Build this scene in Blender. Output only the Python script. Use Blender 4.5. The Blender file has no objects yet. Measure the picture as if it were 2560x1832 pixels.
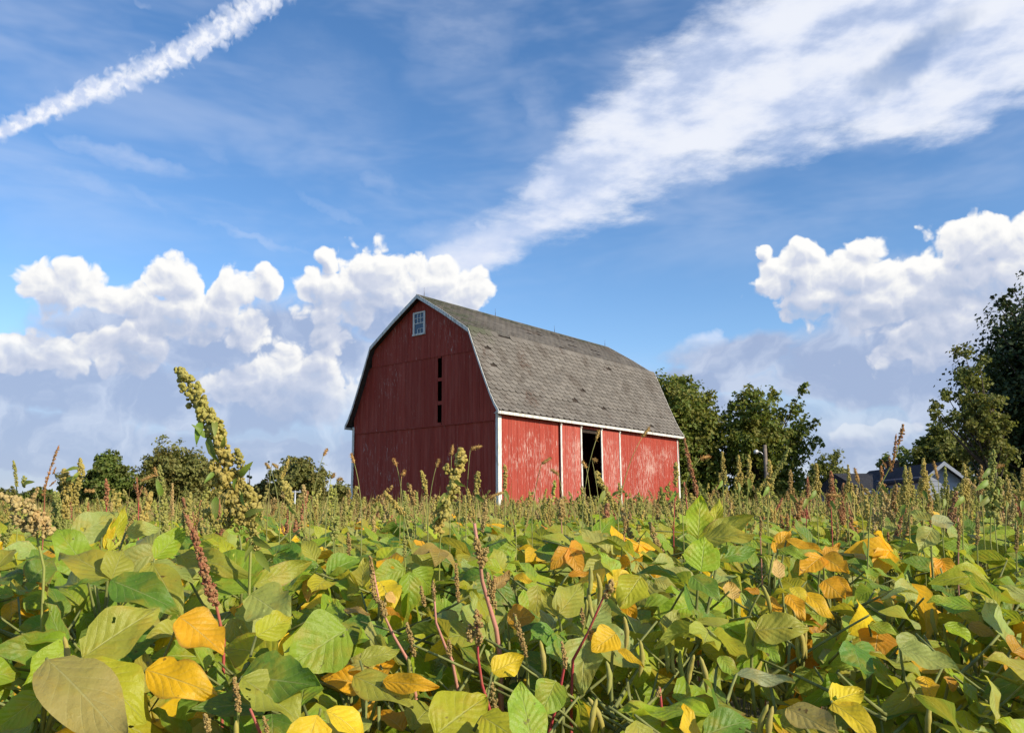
import bpy, bmesh, math, random
from mathutils import Vector, Matrix, Euler, noise as mnoise
R = math.radians
scn = bpy.context.scene
col = scn.collection
random.seed(11)

# ------------------------------------------------------------------ camera
EYE = Vector((0.0, 0.0, 1.05))
PITCH, ROLL, FPX = 0.1759, -0.0079, 2089.4 / 2560
cam_data = bpy.data.cameras.new('camera')
cam = bpy.data.objects.new('camera', cam_data)
col.objects.link(cam)
cam_data.sensor_width = 36.0
cam_data.lens = 36.0 * FPX
cam_data.clip_start = 0.05
cam_data.clip_end = 5000.0
cam.matrix_world = Matrix.Translation(EYE) @ Matrix.Rotation(math.pi / 2 + PITCH, 4, 'X') @ Matrix.Rotation(ROLL, 4, 'Z')
scn.camera = cam
scn.render.resolution_x, scn.render.resolution_y = 1024, 732
scn.view_settings.view_transform = 'Standard'
scn.view_settings.look = 'None'
scn.view_settings.gamma = 1.0
scn.view_settings.use_curve_mapping = False
scn.view_settings.exposure = 0.3
scn.cycles.use_denoising = True
scn.cycles.use_adaptive_sampling = True
scn.cycles.adaptive_threshold = 0.012
scn.cycles.adaptive_min_samples = 8
scn.cycles.max_bounces = 6
scn.cycles.diffuse_bounces = 4
scn.cycles.transmission_bounces = 4
scn.cycles.transparent_max_bounces = 8
scn.cycles.caustics_reflective = False
scn.cycles.caustics_refractive = False

# sun: over the viewer's right shoulder, late afternoon
SUN_AZ, SUN_EL, SUN_W = 124.0, 27.0, 5.0
SKY_STRENGTH = 0.10

# ------------------------------------------------------------------ node helper
class NT:
    def __init__(self, tree):
        self.t = tree
    def n(self, typ, ins=None, **attrs):
        nd = self.t.nodes.new(typ)
        for k, v in attrs.items():
            setattr(nd, k, v)
        if ins:
            for k, v in ins.items():
                s = nd.inputs[k]
                if isinstance(v, bpy.types.NodeSocket):
                    self.t.links.new(v, s)
                else:
                    s.default_value = v
        return nd
    def link(self, a, b):
        self.t.links.new(a, b)
    def m(self, op, a, b=None, c=None, clamp=False):
        ins = {0: a}
        if b is not None: ins[1] = b
        if c is not None: ins[2] = c
        return self.n('ShaderNodeMath', ins, operation=op, use_clamp=clamp).outputs[0]
    def vm(self, op, a, b=None, c=None):
        ins = {0: a}
        if b is not None: ins[1] = b
        if c is not None: ins[2] = c
        nd = self.n('ShaderNodeVectorMath', ins, operation=op)
        return nd.outputs['Value'] if op in ('LENGTH', 'DOT_PRODUCT', 'DISTANCE') else nd.outputs[0]
    def xyz(self, x, y, z=0.0):
        return self.n('ShaderNodeCombineXYZ', {0: x, 1: y, 2: z}).outputs[0]
    def sep(self, v):
        return self.n('ShaderNodeSeparateXYZ', {0: v}).outputs
    def step(self, v, a, b, c=0.0, d=1.0, smooth=True):
        nd = self.n('ShaderNodeMapRange', {0: v, 1: a, 2: b, 3: c, 4: d})
        if smooth: nd.interpolation_type = 'SMOOTHSTEP'
        return nd.outputs[0]
    def mix(self, f, a, b, blend='MIX'):
        nd = self.n('ShaderNodeMix', data_type='RGBA', blend_type=blend, clamp_factor=True)
        for s, v in ((nd.inputs[0], f), (nd.inputs[6], a), (nd.inputs[7], b)):
            if isinstance(v, bpy.types.NodeSocket): self.t.links.new(v, s)
            else: s.default_value = v
        return nd.outputs[2]
    def noise(self, vec, scale, detail=4.0, rough=0.5, dist=0.0, dim='3D', out=0):
        nd = self.n('ShaderNodeTexNoise', {'Vector': vec, 'Scale': scale, 'Detail': detail, 'Roughness': rough, 'Distortion': dist}, noise_dimensions=dim)
        return nd.outputs[out]
    def ramp(self, f, stops, interp='LINEAR'):
        nd = self.n('ShaderNodeValToRGB', {0: f})
        cr = nd.color_ramp
        cr.interpolation = interp
        while len(cr.elements) < len(stops):
            cr.elements.new(0.5)
        for e, (p, c) in zip(cr.elements, stops):
            e.position = p
            e.color = c if len(c) == 4 else (*c, 1)
        return nd.outputs[0]
def c4(r, g, b):
    return (r, g, b, 1.0)
CRISP_W= [(-28.83, 13.81, 3.03, 2.17, 0), (-25.27, 13.16, 2.4, 1.65, 0), (-22.51, 14.68, 2.42, 2.17, 0), (-19.26, 14.7, 2.14, 1.84, 0), (-16.92, 15.32, 1.39, 1.25, 0), (-20.86, 12.83, 3.26, 2.17, 0), (-23.36, 12.38, 3.08, 1.97, 0), (-9.55, 16.11, 4.11, 2.76, 0), (-12.77, 16.87, 1.05, 0.99, 0), (-11.7, 14.69, 4.15, 2.63, 0), (-5.32, 15.63, 4.31, 1.97, 0), (-3.63, 14.89, 2.77, 2.3, 0), (-17.9, 11.99, 2.39, 1.65, 0), (-12.4, 11.71, 1.71, 1.65, 0), (-29.91, 9.61, 3.53, 1.81, 0), (-25.12, 10.98, 3.75, 2.63, 0), (-14.15, 8.72, 4.4, 3.13, 0), (-17.74, 8.59, 4.06, 1.97, 0), (-12.27, 7.43, 2.36, 1.97, 0)]
CRISP_E= [(17.52, 16.86, 0.84, 0.59, 0), (19.82, 16.63, 1.82, 1.45, 0), (23.83, 16.16, 1.6, 1.32, 0), (19.3, 15.24, 3.05, 2.04, 0), (22.9, 14.86, 4.85, 1.97, 0), (29.79, 16.02, 3.2, 2.3, 0), (31.13, 15.44, 3.82, 2.3, 0), (31.59, 13.71, 4.82, 2.96, 0), (27.72, 14.02, 4.48, 2.3, 0), (25.8, 13.02, 7.21, 2.3, 0), (28.76, 10.97, 6.81, 2.96, 0), (21.07, 13.65, 4.13, 1.65, 0), (22.93, 4.72, 2.69, 0.92, 0), (24.45, 5.03, 1.68, 0.79, 0)]
SOFT= [(-24.68, 11.01, 8.1, 1.92, 0), (-15.32, 12.12, 5.61, 2.19, 0), (-27.64, 8.08, 10.52, 3.02, 0), (-18.19, 7.53, 11.62, 3.29, 0), (-12.64, 10.9, 4.19, 3.02, 0), (-7.81, 13.74, 4.8, 2.47, 0), (-19.35, 10.6, 7.25, 1.92, 0), (-29.49, 4.38, 11.55, 3.02, 0), (-18.99, 3.63, 11.54, 2.47, 0), (-7.65, 3.72, 10.99, 2.74, 0), (16.81, 10.21, 5.29, 1.7, 0), (24.11, 9.43, 7.23, 3.56, 0), (29.01, 9.0, 7.22, 4.66, 0), (13.6, 8.52, 6.1, 1.37, 0), (26.6, 11.7, 7.28, 3.29, 0), (22.35, 8.04, 5.54, 1.92, 0), (22.5, 3.74, 8.24, 1.65, 0), (29.93, 5.33, 5.51, 1.65, 0), (13.48, 6.13, 6.07, 1.92, 0)]
STREAK= [(-26.15, 22.0, 5.11, 0.75, -5.3, 0.34), (-29.78, 20.42, 5.19, 0.88, -6.9, 0.26), (-24.55, 19.59, 2.4, 0.53, -32.1, 0.14), (-21.79, 24.23, 3.02, 1.14, -28.2, 0.22), (-21.61, 24.04, 2.06, 0.66, 0.2, 0.2), (-18.27, 18.23, 4.48, 0.39, -12.4, 0.26), (-12.47, 20.15, 3.55, 0.39, -21.1, 0.16), (-3.53, 32.14, 4.98, 3.95, 2.8, 0.22), (-9.38, 22.31, 1.77, 0.88, -21.9, 0.2), (-25.67, 31.02, 0.93, 0.26, -12.0, 0.25), (-13.67, 27.25, 6.77, 4.39, -16.4, 0.12), (-2.29, 19.46, 0.58, 0.39, -2.7, 0.6), (-27.83, 29.1, 1.88, 2.19, 23.7, 0.1), (2.48, 26.66, 4.28, 1.75, -62.8, 0.2), (-4.34, 19.16, 4.15, 1.32, 9.4, 0.25), (-2.34, 17.9, 4.89, 1.75, 13.9, 0.95), (2.28, 22.21, 2.28, 0.61, 18.0, 0.8), (13.34, 11.39, 1.53, 0.88, -6.5, 0.75), (13.89, 11.68, 0.53, 0.7, -34.3, 0.6), (13.01, 10.08, 1.37, 0.7, 0.5, 0.4)]
LOW= [(-3.64, 15.98), (-1.09, 16.26), (5.79, 19.21), (9.23, 20.5), (12.09, 21.98), (17.58, 22.58), (22.78, 22.84), (28.24, 21.88), (33.39, 22.6)]
HIGH= [(-6.75, 17.54), (-2.22, 19.75), (1.56, 22.89), (3.64, 25.42), (6.04, 27.83), (9.63, 30.04), (12.61, 31.65), (16.38, 32.79)]
CON= [(-33.14, 22.15), (-29.68, 24.68), (-25.61, 27.05), (-22.25, 29.32), (-19.24, 31.49), (-18.07, 32.4)]
# ------------------------------------------------------------------ sky: daylight with cumulus, a fan of cirrus and a contrail (directions in degrees)
def build_world():
    w = bpy.data.worlds.new('World')
    scn.world = w
    w.use_nodes = True
    t = w.node_tree
    t.nodes.clear()
    N = NT(t)
    tc = N.n('ShaderNodeTexCoord').outputs['Generated']
    x, y, z = N.sep(tc)
    az = N.m('MULTIPLY', N.m('ARCTAN2', x, y), 180 / math.pi)
    el = N.m('MULTIPLY', N.m('ARCSINE', z), 180 / math.pi)
    P = N.xyz(az, el)
    sky = N.n('ShaderNodeTexSky', sky_type='NISHITA', sun_disc=False)
    sky.sun_elevation = R(SUN_EL); sky.sun_rotation = R(SUN_AZ)
    sky.altitude = 200; sky.air_density = 1.0; sky.dust_density = 0.25; sky.ozone_density = 1.6
    base = N.n('ShaderNodeHueSaturation', {'Saturation': 1.24, 'Value': 1.0, 'Color': sky.outputs[0]}).outputs[0]
    base = N.mix(1.0, base, c4(1.46, 1.40, 1.48), 'MULTIPLY')

    def blobs(vec, lst):
        # 1 - distance to the nearest ellipse; the chain through q keeps the shader small
        vx, vy, _ = N2.sep(vec)
        q = None
        for (cx, cy, rx, ry, rot) in lst:
            xi = vx if q is None else N2.m('MULTIPLY_ADD', q, 1e-7, vx)
            dx = N2.m('MULTIPLY_ADD', xi, 1 / rx, -cx / rx)
            dy = N2.m('MULTIPLY_ADD', vy, 1 / ry, -cy / ry)
            r2 = N2.m('MULTIPLY_ADD', dy, dy, N2.m('MULTIPLY', dx, dx))
            q = r2 if q is None else N2.m('MINIMUM', q, r2)
        return N2.m('SUBTRACT', 1.0, N2.m('SQRT', q))
    # --- node groups: cumulus fields of the two cloud banks
    def make_field(name, lst):
        nonlocal N2
        g = bpy.data.node_groups.new(name, 'ShaderNodeTree')
        g.interface.new_socket('P', in_out='INPUT', socket_type='NodeSocketVector')
        g.interface.new_socket('D', in_out='OUTPUT', socket_type='NodeSocketFloat')
        N2 = NT(g)
        gi = N2.n('NodeGroupInput').outputs[0]
        go = N2.n('NodeGroupOutput')
        wn = N2.noise(gi, 0.45, 2.0, 0.5, dim='2D', out=1)
        wv = N2.vm('MULTIPLY', N2.vm('SUBTRACT', wn, (0.5, 0.5, 0.5)), (1.3, 1.0, 0))
        pw = N2.vm('ADD', gi, wv)
        B = N2.m('MAXIMUM', blobs(pw, lst), -1.0)
        # rounded turrets
        vn = N2.n('ShaderNodeTexVoronoi', {'Vector': pw, 'Scale': 0.5, 'Detail': 2.0, 'Roughness': 0.36, 'Lacunarity': 2.6}, voronoi_dimensions='2D', feature='F1')
        puff = N2.m('SUBTRACT', 0.45, vn.outputs['Distance'])
        fb = N2.m('SUBTRACT', N2.noise(pw, 0.9, 4.0, 0.5, dim='2D'), 0.5)
        D = N2.m('ADD', B, N2.m('ADD', N2.m('MULTIPLY', puff, 0.60), N2.m('MULTIPLY', fb, 0.34)))
        N2.link(D, go.inputs[0])
        return g
    def field(g, vec):
        nd = N.n('ShaderNodeGroup'); nd.node_tree = g
        N.link(vec, nd.inputs[0])
        return nd.outputs[0]
    N2 = None
    field_w = make_field('cumulus_west', CRISP_W)
    field_e = make_field('cumulus_east', CRISP_E)
    # --- high cirrus veil, streaks
    N2 = N
    rotv = N.n('ShaderNodeMapping', {0: P, 2: (0, 0, R(-22)), 3: (0.30, 1.0, 1)}, vector_type='POINT').outputs[0]
    rotc = N.n('ShaderNodeMapping', {0: P, 2: (0, 0, R(25)), 3: (0.36, 1.0, 1)}, vector_type='POINT').outputs[0]
    rotf = N.n('ShaderNodeMapping', {0: P, 2: (0, 0, R(28)), 3: (0.42, 1.0, 1)}, vector_type='POINT').outputs[0]
    sn = N.noise(rotc, 0.5, 4.0, 0.6, 0.0, dim='2D')
    veil_n = N.noise(rotv, 0.22, 4.0, 0.6, 0.2, dim='2D')
    veil = N.m('MULTIPLY', N.step(veil_n, 0.36, 0.80), N.step(el, 11.0, 22.0, 0.0, 0.25))
    acc = veil
    wisp = N.step(sn, 0.30, 0.66)
    wsh = N.vm('ADD', P, N.vm('MULTIPLY', N.vm('SUBTRACT', N.noise(P, 0.5, 3.0, 0.6, dim='2D', out=1), (0.5, 0.5, 0.5)), (2.2, 1.2, 0)))
    wx, wy, _ = N.sep(wsh)
    st = None
    for (cx, cy, rl, rw, rot, al) in STREAK:
        c_, s_ = math.cos(R(rot)), math.sin(R(rot))
        xi = wx if st is None else N.m('MULTIPLY_ADD', st, 1e-7, wx)
        u = N.m('MULTIPLY_ADD', xi, c_ / rl, N.m('MULTIPLY_ADD', wy, s_ / rl, -(cx * c_ + cy * s_) / rl))
        v = N.m('MULTIPLY_ADD', xi, -s_ / rw, N.m('MULTIPLY_ADD', wy, c_ / rw, (cx * s_ - cy * c_) / rw))
        k = N.m('MULTIPLY_ADD', N.m('MULTIPLY_ADD', u, u, N.m('MULTIPLY', v, v)), -al, al)
        st = k if st is None else N.m('MAXIMUM', st, k)
    st = N.m('MULTIPLY', N.m('MAXIMUM', st, 0.0), N.m('MULTIPLY_ADD', wisp, 0.6, 0.5))
    acc = N.m('MAXIMUM', acc, st)
    # --- the broad fan of cirrus
    def curve(pts, lo, hi):
        nd = N.n('ShaderNodeFloatCurve', {1: N.step(az, -180.0, 180.0, 0, 1, False)})
        c = nd.mapping.curves[0]
        P_ = [((a + 180) / 360, e / 60) for a, e in pts]
        P_ = [(0.0, lo / 60)] + P_ + [(1.0, hi / 60)]
        while len(c.points) < len(P_): c.points.new(0.5, 0.5)
        for p, q in zip(c.points, P_):
            p.location = q; p.handle_type = 'VECTOR'
        nd.mapping.use_clip = False
        nd.mapping.update()
        return N.m('MULTIPLY', nd.outputs[0], 60.0)
    el_w = N.m('ADD', el, N.m('MULTIPLY_ADD', N.noise(rotc, 0.5, 6.0, 0.6, 0.0, dim='2D'), 4.6, -2.3))
    low = curve(LOW + [(45.0, 23.0), (60.0, 29.0)], 30.0, 30.0)
    high = curve([(-14.0, 14.0)] + HIGH + [(30.0, 40.0), (50.0, 42.0), (62.0, 24.0)], 10.0, 10.0)
    dlow = N.m('SUBTRACT', el_w, low)
    dhigh = N.m('SUBTRACT', high, el_w)
    dl = N.m('MULTIPLY', N.step(dlow, -0.5, 1.9), N.step(dhigh, -0.8, 2.5))
    fan_tex = N.noise(rotf, 0.40, 6.0, 0.55, 0.0, dim='2D')
    gap = N.n('ShaderNodeMapping', {0: wsh, 1: (27.5, 27.2, 0), 2: (0, 0, R(24)), 3: (5.0, 1.5, 1)}, vector_type='TEXTURE').outputs[0]
    edge = N.m('MULTIPLY', N.step(el, 45.0, 37.0), N.step(N.m('ABSOLUTE', az), 59.0, 46.0))
    gapv = N.step(N.vm('LENGTH', gap), 0.25, 1.1, 0.25, 1.0)
    fan = N.m('MULTIPLY', N.m('MULTIPLY', dl, N.m('MULTIPLY', gapv, edge)), N.step(fan_tex, 0.20, 0.56, 0.55, 0.96))
    # --- contrail
    cl = curve([(-60.0, 2.5)] + CON + [(-12.0, 37.5), (0.0, 47.0), (20.0, 58.0)], -55.0, 59.0)
    wid = N.step(el, 20.0, 34.0, 0.56, 1.7, False)
    cb = N.n('ShaderNodeTexVoronoi', {'Vector': wsh, 'Scale': 1.15, 'Detail': 1.0, 'Roughness': 0.6}, voronoi_dimensions='2D', feature='F1').outputs['Distance']
    cn = N.noise(P, 1.5, 4.0, 0.55, dim='2D')
    dd = N.m('DIVIDE', N.m('ABSOLUTE', N.m('SUBTRACT', el, cl)), wid)
    dd = N.m('ADD', dd, N.m('ADD', N.m('MULTIPLY_ADD', cb, 0.55, -0.2), N.m('MULTIPLY_ADD', cn, 0.9, -0.46)))
    ctr = N.m('MULTIPLY', N.step(dd, 1.2, 0.35), N.m('MULTIPLY', edge, N.m('MULTIPLY_ADD', cn, 0.55, 0.62)), clamp=True)
    # compose
    K = 0.84 / SKY_STRENGTH
    def col_(r, g_, b): return c4(r * K, g_ * K, b * K)
    fan_col = N.mix(N.step(fan_tex, 0.3, 0.68), col_(.62, .70, .90), col_(.85, .88, .96))
    out = N.mix(acc, base, col_(.74, .80, .95))
    out = N.mix(fan, out, fan_col)
    out = N.mix(ctr, out, N.mix(N.step(cn, 0.35, 0.62), col_(.66, .73, .91), col_(.90, .92, .98)))
    # --- soft lavender bank beneath and behind the cumulus
    ps = N.vm('ADD', P, N.vm('MULTIPLY', N.vm('SUBTRACT', N.noise(P, 0.16, 4.0, 0.55, dim='2D', out=1), (0.5, 0.5, 0.5)), (8.0, 3.2, 0)))
    allround = N.m('SUBTRACT', N.m('MULTIPLY', N.m('SUBTRACT', N.noise(P, 0.05, 2.0, 0.5), 0.42), 3.0), N.m('MULTIPLY', el, 0.10))
    side = N.step(N.m('ABSOLUTE', az), 33.0, 45.0)
    sb = N.m('MAXIMUM', blobs(ps, SOFT), N.m('MULTIPLY_ADD', side, N.m('ADD', allround, 1.0), -1.0))
    sn2 = N.noise(ps, 0.28, 6.0, 0.55, dim='2D')
    sa = N.step(N.m('ADD', sb, N.m('MULTIPLY_ADD', sn2, 0.7, -0.35)), -0.22, 0.42, 0.0, 0.93)
    sa = N.m('MAXIMUM', sa, N.step(el, 11.5, 4.5, 0.0, 0.86))
    sshade = N.step(N.m('ADD', sn2, N.m('MULTIPLY', sb, -0.25)), 0.25, 0.62)
    scol = N.mix(sshade, col_(.36, .445, .65), col_(.56, .63, .79))
    out_high = out
    out_low = N.mix(sa, out, scol)
    # --- cumulus: light falls off with the depth of cloud towards the sun
    def cumulus(g):
        d0 = field(g, P)
        d1 = N.m('MAXIMUM', field(g, N.vm('ADD', P, (0.22, 0.42, 0.0))), 0.0)
        d2 = N.m('MAXIMUM', field(g, N.vm('ADD', P, (0.7, 2.5, 0.0))), 0.0)
        d1 = N.m('MINIMUM', d1, 0.85); d2 = N.m('MINIMUM', d2, 0.9)
        slope = N.m('SUBTRACT', N.m('MINIMUM', d0, 0.85), d1)
        depth = N.m('MULTIPLY_ADD', d1, 0.72, N.m('MULTIPLY', d2, 1.05))
        lit = N.m('MULTIPLY_ADD', slope, 0.55, N.m('EXPONENT', N.m('MULTIPLY', depth, -1.0)))
        lit = N.m('SUBTRACT', lit, N.step(el, 15.0, 6.0, 0.0, 0.14))
        alpha = N.m('MULTIPLY', N.step(d0, 0.0, 0.22), N.m('MULTIPLY', N.step(lit, 0.08, 0.36, 0.55, 1.0), N.step(el, 4.5, 11.5, 0.28, 1.0)))
        cc = N.ramp(lit, [(0.0, (.46, .53, .69)), (0.28, (.52, .58, .73)), (0.50, (.62, .665, .79)), (0.70, (.78, .80, .85)), (0.86, (.91, .91, .91)), (1.0, (.97, .965, .95))])
        cc = N.vm('SCALE', cc); cc.node.inputs['Scale'].default_value = K
        return N.n('ShaderNodeBackground', {0: N.mix(alpha, out_low, cc), 1: SKY_STRENGTH}).outputs[0]
    def pick(f, a, b):
        m = N.n('ShaderNodeMixShader', {0: f})
        N.link(a, m.inputs[1]); N.link(b, m.inputs[2])
        return m.outputs[0]
    low_sky = pick(N.m('GREATER_THAN', az, 5.0), cumulus(field_w), cumulus(field_e))
    high_sky = N.n('ShaderNodeBackground', {0: out_high, 1: SKY_STRENGTH}).outputs[0]
    # away from the two banks the same sky goes on: veil above, a broken bank low down
    bank = N.step(N.m('ADD', allround, N.m('MULTIPLY_ADD', veil_n, 1.0, -0.5)), -0.2, 0.6, 0.0, 0.85)
    rest = N.n('ShaderNodeBackground', {0: N.mix(bank, N.mix(veil, base, col_(.74, .80, .95)), col_(.62, .68, .81)), 1: SKY_STRENGTH}).outputs[0]
    nadir = N.n('ShaderNodeBackground', {0: c4(1.6, 1.7, 1.3), 1: SKY_STRENGTH}).outputs[0]
    upper = pick(N.m('GREATER_THAN', el, 20.5), low_sky, high_sky)
    near = N.m('MULTIPLY', N.m('LESS_THAN', el, 46.0), N.m('LESS_THAN', N.m('ABSOLUTE', az), 60.0))
    full = pick(N.m('GREATER_THAN', el, -1.5), nadir, pick(near, rest, upper))
    wo = N.n('ShaderNodeOutputWorld')
    N.link(full, wo.inputs[0])
    w.cycles.sampling_method = 'MANUAL'
    w.cycles.sample_map_resolution = 256
build_world()

sun_data = bpy.data.lights.new('sun', 'SUN')
sun_data.energy = SUN_W
sun_data.angle = R(0.55)
sun_data.color = (1.0, 0.88, 0.68)
sun = bpy.data.objects.new('sun', sun_data)
col.objects.link(sun)
SUN_DIR = Vector((math.sin(R(SUN_AZ)) * math.cos(R(SUN_EL)), math.cos(R(SUN_AZ)) * math.cos(R(SUN_EL)), math.sin(R(SUN_EL))))
sun.rotation_euler = SUN_DIR.to_track_quat('Z', 'Y').to_euler()
sun.location = (20, -20, 30)
# ------------------------------------------------------------------ kit
cam_m = cam.matrix_world.copy()
cam_mi = cam_m.inverted()
FP = 2089.4
def at(px, py, depth):
    """point seen at (px, py) of the 2560-wide photograph, DEPTH metres ahead"""
    d = cam_m.to_3x3() @ Vector(((px - 1280) / FP, -(py - 916) / FP, -1.0))
    return EYE + d * (depth / d.y)
def px_of(p):
    q = cam_mi @ Vector(p)
    return 1280 + FP * q.x / -q.z, 916 - FP * q.y / -q.z, p[1]

class MB:
    """collects vertices and faces of ONE mesh"""
    def __init__(self):
        self.v, self.f, self.mi, self.sm, self.uv, self.colr = [], [], [], [], [], []
    def add(self, vs, fs, mi=0, smooth=False, uvs=None, colr=None):
        o = len(self.v)
        self.v.extend([tuple(p) for p in vs])
        for f in fs:
            self.f.append(tuple(i + o for i in f)); self.mi.append(mi); self.sm.append(smooth)
        self.uv.extend(uvs if uvs else [(0.5, 0.5)] * len(vs))
        self.colr.extend([colr or (1, 1, 1, 1)] * len(vs))
    def box(self, a, b, mi=0):
        x0, y0, z0 = a; x1, y1, z1 = b
        self.add([(x0, y0, z0), (x1, y0, z0), (x1, y1, z0), (x0, y1, z0), (x0, y0, z1), (x1, y0, z1), (x1, y1, z1), (x0, y1, z1)],
                 [(3, 2, 1, 0), (4, 5, 6, 7), (0, 1, 5, 4), (1, 2, 6, 5), (2, 3, 7, 6), (3, 0, 4, 7)], mi)
    def prism(self, poly, axis, a, b, mi=0):
        """extrude a polygon of (u, v) along AXIS 0, 1 or 2 from a to b"""
        def P(u, v, w):
            return (w, u, v) if axis == 0 else ((u, w, v) if axis == 1 else (u, v, w))
        n = len(poly)
        vs = [P(u, v, a) for u, v in poly] + [P(u, v, b) for u, v in poly]
        fs = [tuple(range(n))[::-1], tuple(range(n, 2 * n))] + [(i, (i + 1) % n, n + (i + 1) % n, n + i) for i in range(n)]
        self.add(vs, fs, mi)
    def tube(self, pts, rads, n=6, mi=0, cap=True, smooth=True, colr=None):
        pts = [Vector(p) for p in pts]
        vs, fs = [], []
        up = Vector((0.31, 0.17, 0.93))
        for i, p in enumerate(pts):
            d = (pts[min(i + 1, len(pts) - 1)] - pts[max(i - 1, 0)])
            d = d.normalized() if d.length > 1e-9 else Vector((0, 0, 1))
            a = d.cross(up)
            if a.length < 1e-3: a = d.cross(Vector((1, 0, 0)))
            a.normalize(); b = d.cross(a)
            r = rads[i] if isinstance(rads, (list, tuple)) else rads
            for k in range(n):
                w = 2 * math.pi * k / n
                vs.append(p + a * (math.cos(w) * r) + b * (math.sin(w) * r))
        for i in range(len(pts) - 1):
            for k in range(n):
                fs.append((i * n + k, i * n + (k + 1) % n, (i + 1) * n + (k + 1) % n, (i + 1) * n + k))
        if cap:
            fs.append(tuple(range(n))[::-1]); fs.append(tuple((len(pts) - 1) * n + k for k in range(n)))
        self.add(vs, fs, mi, smooth, colr=colr)
    def mesh(self, name, mats, use_uv=False, use_col=False):
        me = bpy.data.meshes.new(name)
        me.from_pydata(self.v, [], self.f)
        for m in (mats if isinstance(mats, (list, tuple)) else [mats]):
            me.materials.append(m)
        me.polygons.foreach_set('material_index', self.mi)
        me.polygons.foreach_set('use_smooth', self.sm)
        if use_uv:
            l = me.uv_layers.new(name='UVMap')
            buf = []
            for lp in me.loops: buf.extend(self.uv[lp.vertex_index])
            l.data.foreach_set('uv', buf)
        if use_col:
            ca = me.color_attributes.new('tint', 'FLOAT_COLOR', 'POINT')
            buf = []
            for c in self.colr: buf.extend(c)
            ca.data.foreach_set('color', buf)
        me.update()
        return me
def put(name, mesh, parent=None, M=None, color=None):
    o = bpy.data.objects.new(name, mesh)
    col.objects.link(o)
    if parent is not None: o.parent = parent
    if M is not None: o.matrix_basis = M
    if color is not None: o.color = (*color[:3], 1.0)
    return o
def tag(o, label, cat, group=None):
    o['label'] = label; o['category'] = cat
    if 'kind' not in o: o['kind'] = 'thing'
    if group: o['group'] = group
    return o
def thing(name, label, cat, M=None, group=None):
    return tag(put(name, None, None, M), label, cat, group)
def kind(o, k):
    o['kind'] = k
    return o
T = Matrix.Translation
def frame(o, y, z):
    """matrix with +Y along y and +Z near z at o"""
    y = y.normalized(); x = y.cross(z)
    if x.length < 1e-4: x = y.cross(Vector((0.3, 0.8, 0.5)))
    x.normalize(); z = x.cross(y)
    return Matrix(((x.x, y.x, z.x, o.x), (x.y, y.y, z.y, o.y), (x.z, y.z, z.z, o.z), (0, 0, 0, 1)))
def bezier(a, b, c, n):
    return [a * (1 - t) ** 2 + b * 2 * t * (1 - t) + c * t * t for t in [i / n for i in range(n + 1)]]
rnd = random.Random(5)
U = rnd.uniform

# ------------------------------------------------------------------ materials
def mat(name):
    m = bpy.data.materials.new(name); m.use_nodes = True
    m.node_tree.nodes.clear()
    N = NT(m.node_tree)
    return m, N
def finish(N, bsdf):
    o = N.n('ShaderNodeOutputMaterial')
    N.link(bsdf, o.inputs[0])
def principled(N, color, rough=0.7, bump=None, bs=0.3, bd=0.02, spec=0.35, metal=0.0):
    p = N.n('ShaderNodeBsdfPrincipled', {'Base Color': color, 'Roughness': rough, 'Specular IOR Level': spec, 'Metallic': metal})
    if bump is not None:
        b = N.n('ShaderNodeBump', {'Strength': bs, 'Distance': bd, 'Height': bump})
        N.link(b.outputs[0], p.inputs['Normal'])
    return p.outputs[0]
def simple_mat(name, c, rough=0.7, var=0.25, scale=6.0, spec=0.35, bs=0.25, metal=0.0):
    m, N = mat(name)
    g = N.n('ShaderNodeNewGeometry')
    n = N.noise(g.outputs['Position'], scale, 5.0, 0.6)
    k = N.step(n, 0.3, 0.7, 1 - var, 1 + var)
    cc = N.vm('SCALE', c4(*c)[:3]); N.link(k, cc.node.inputs['Scale'])
    finish(N, principled(N, cc, rough, n, bs, 0.01, spec, metal))
    return m
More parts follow.
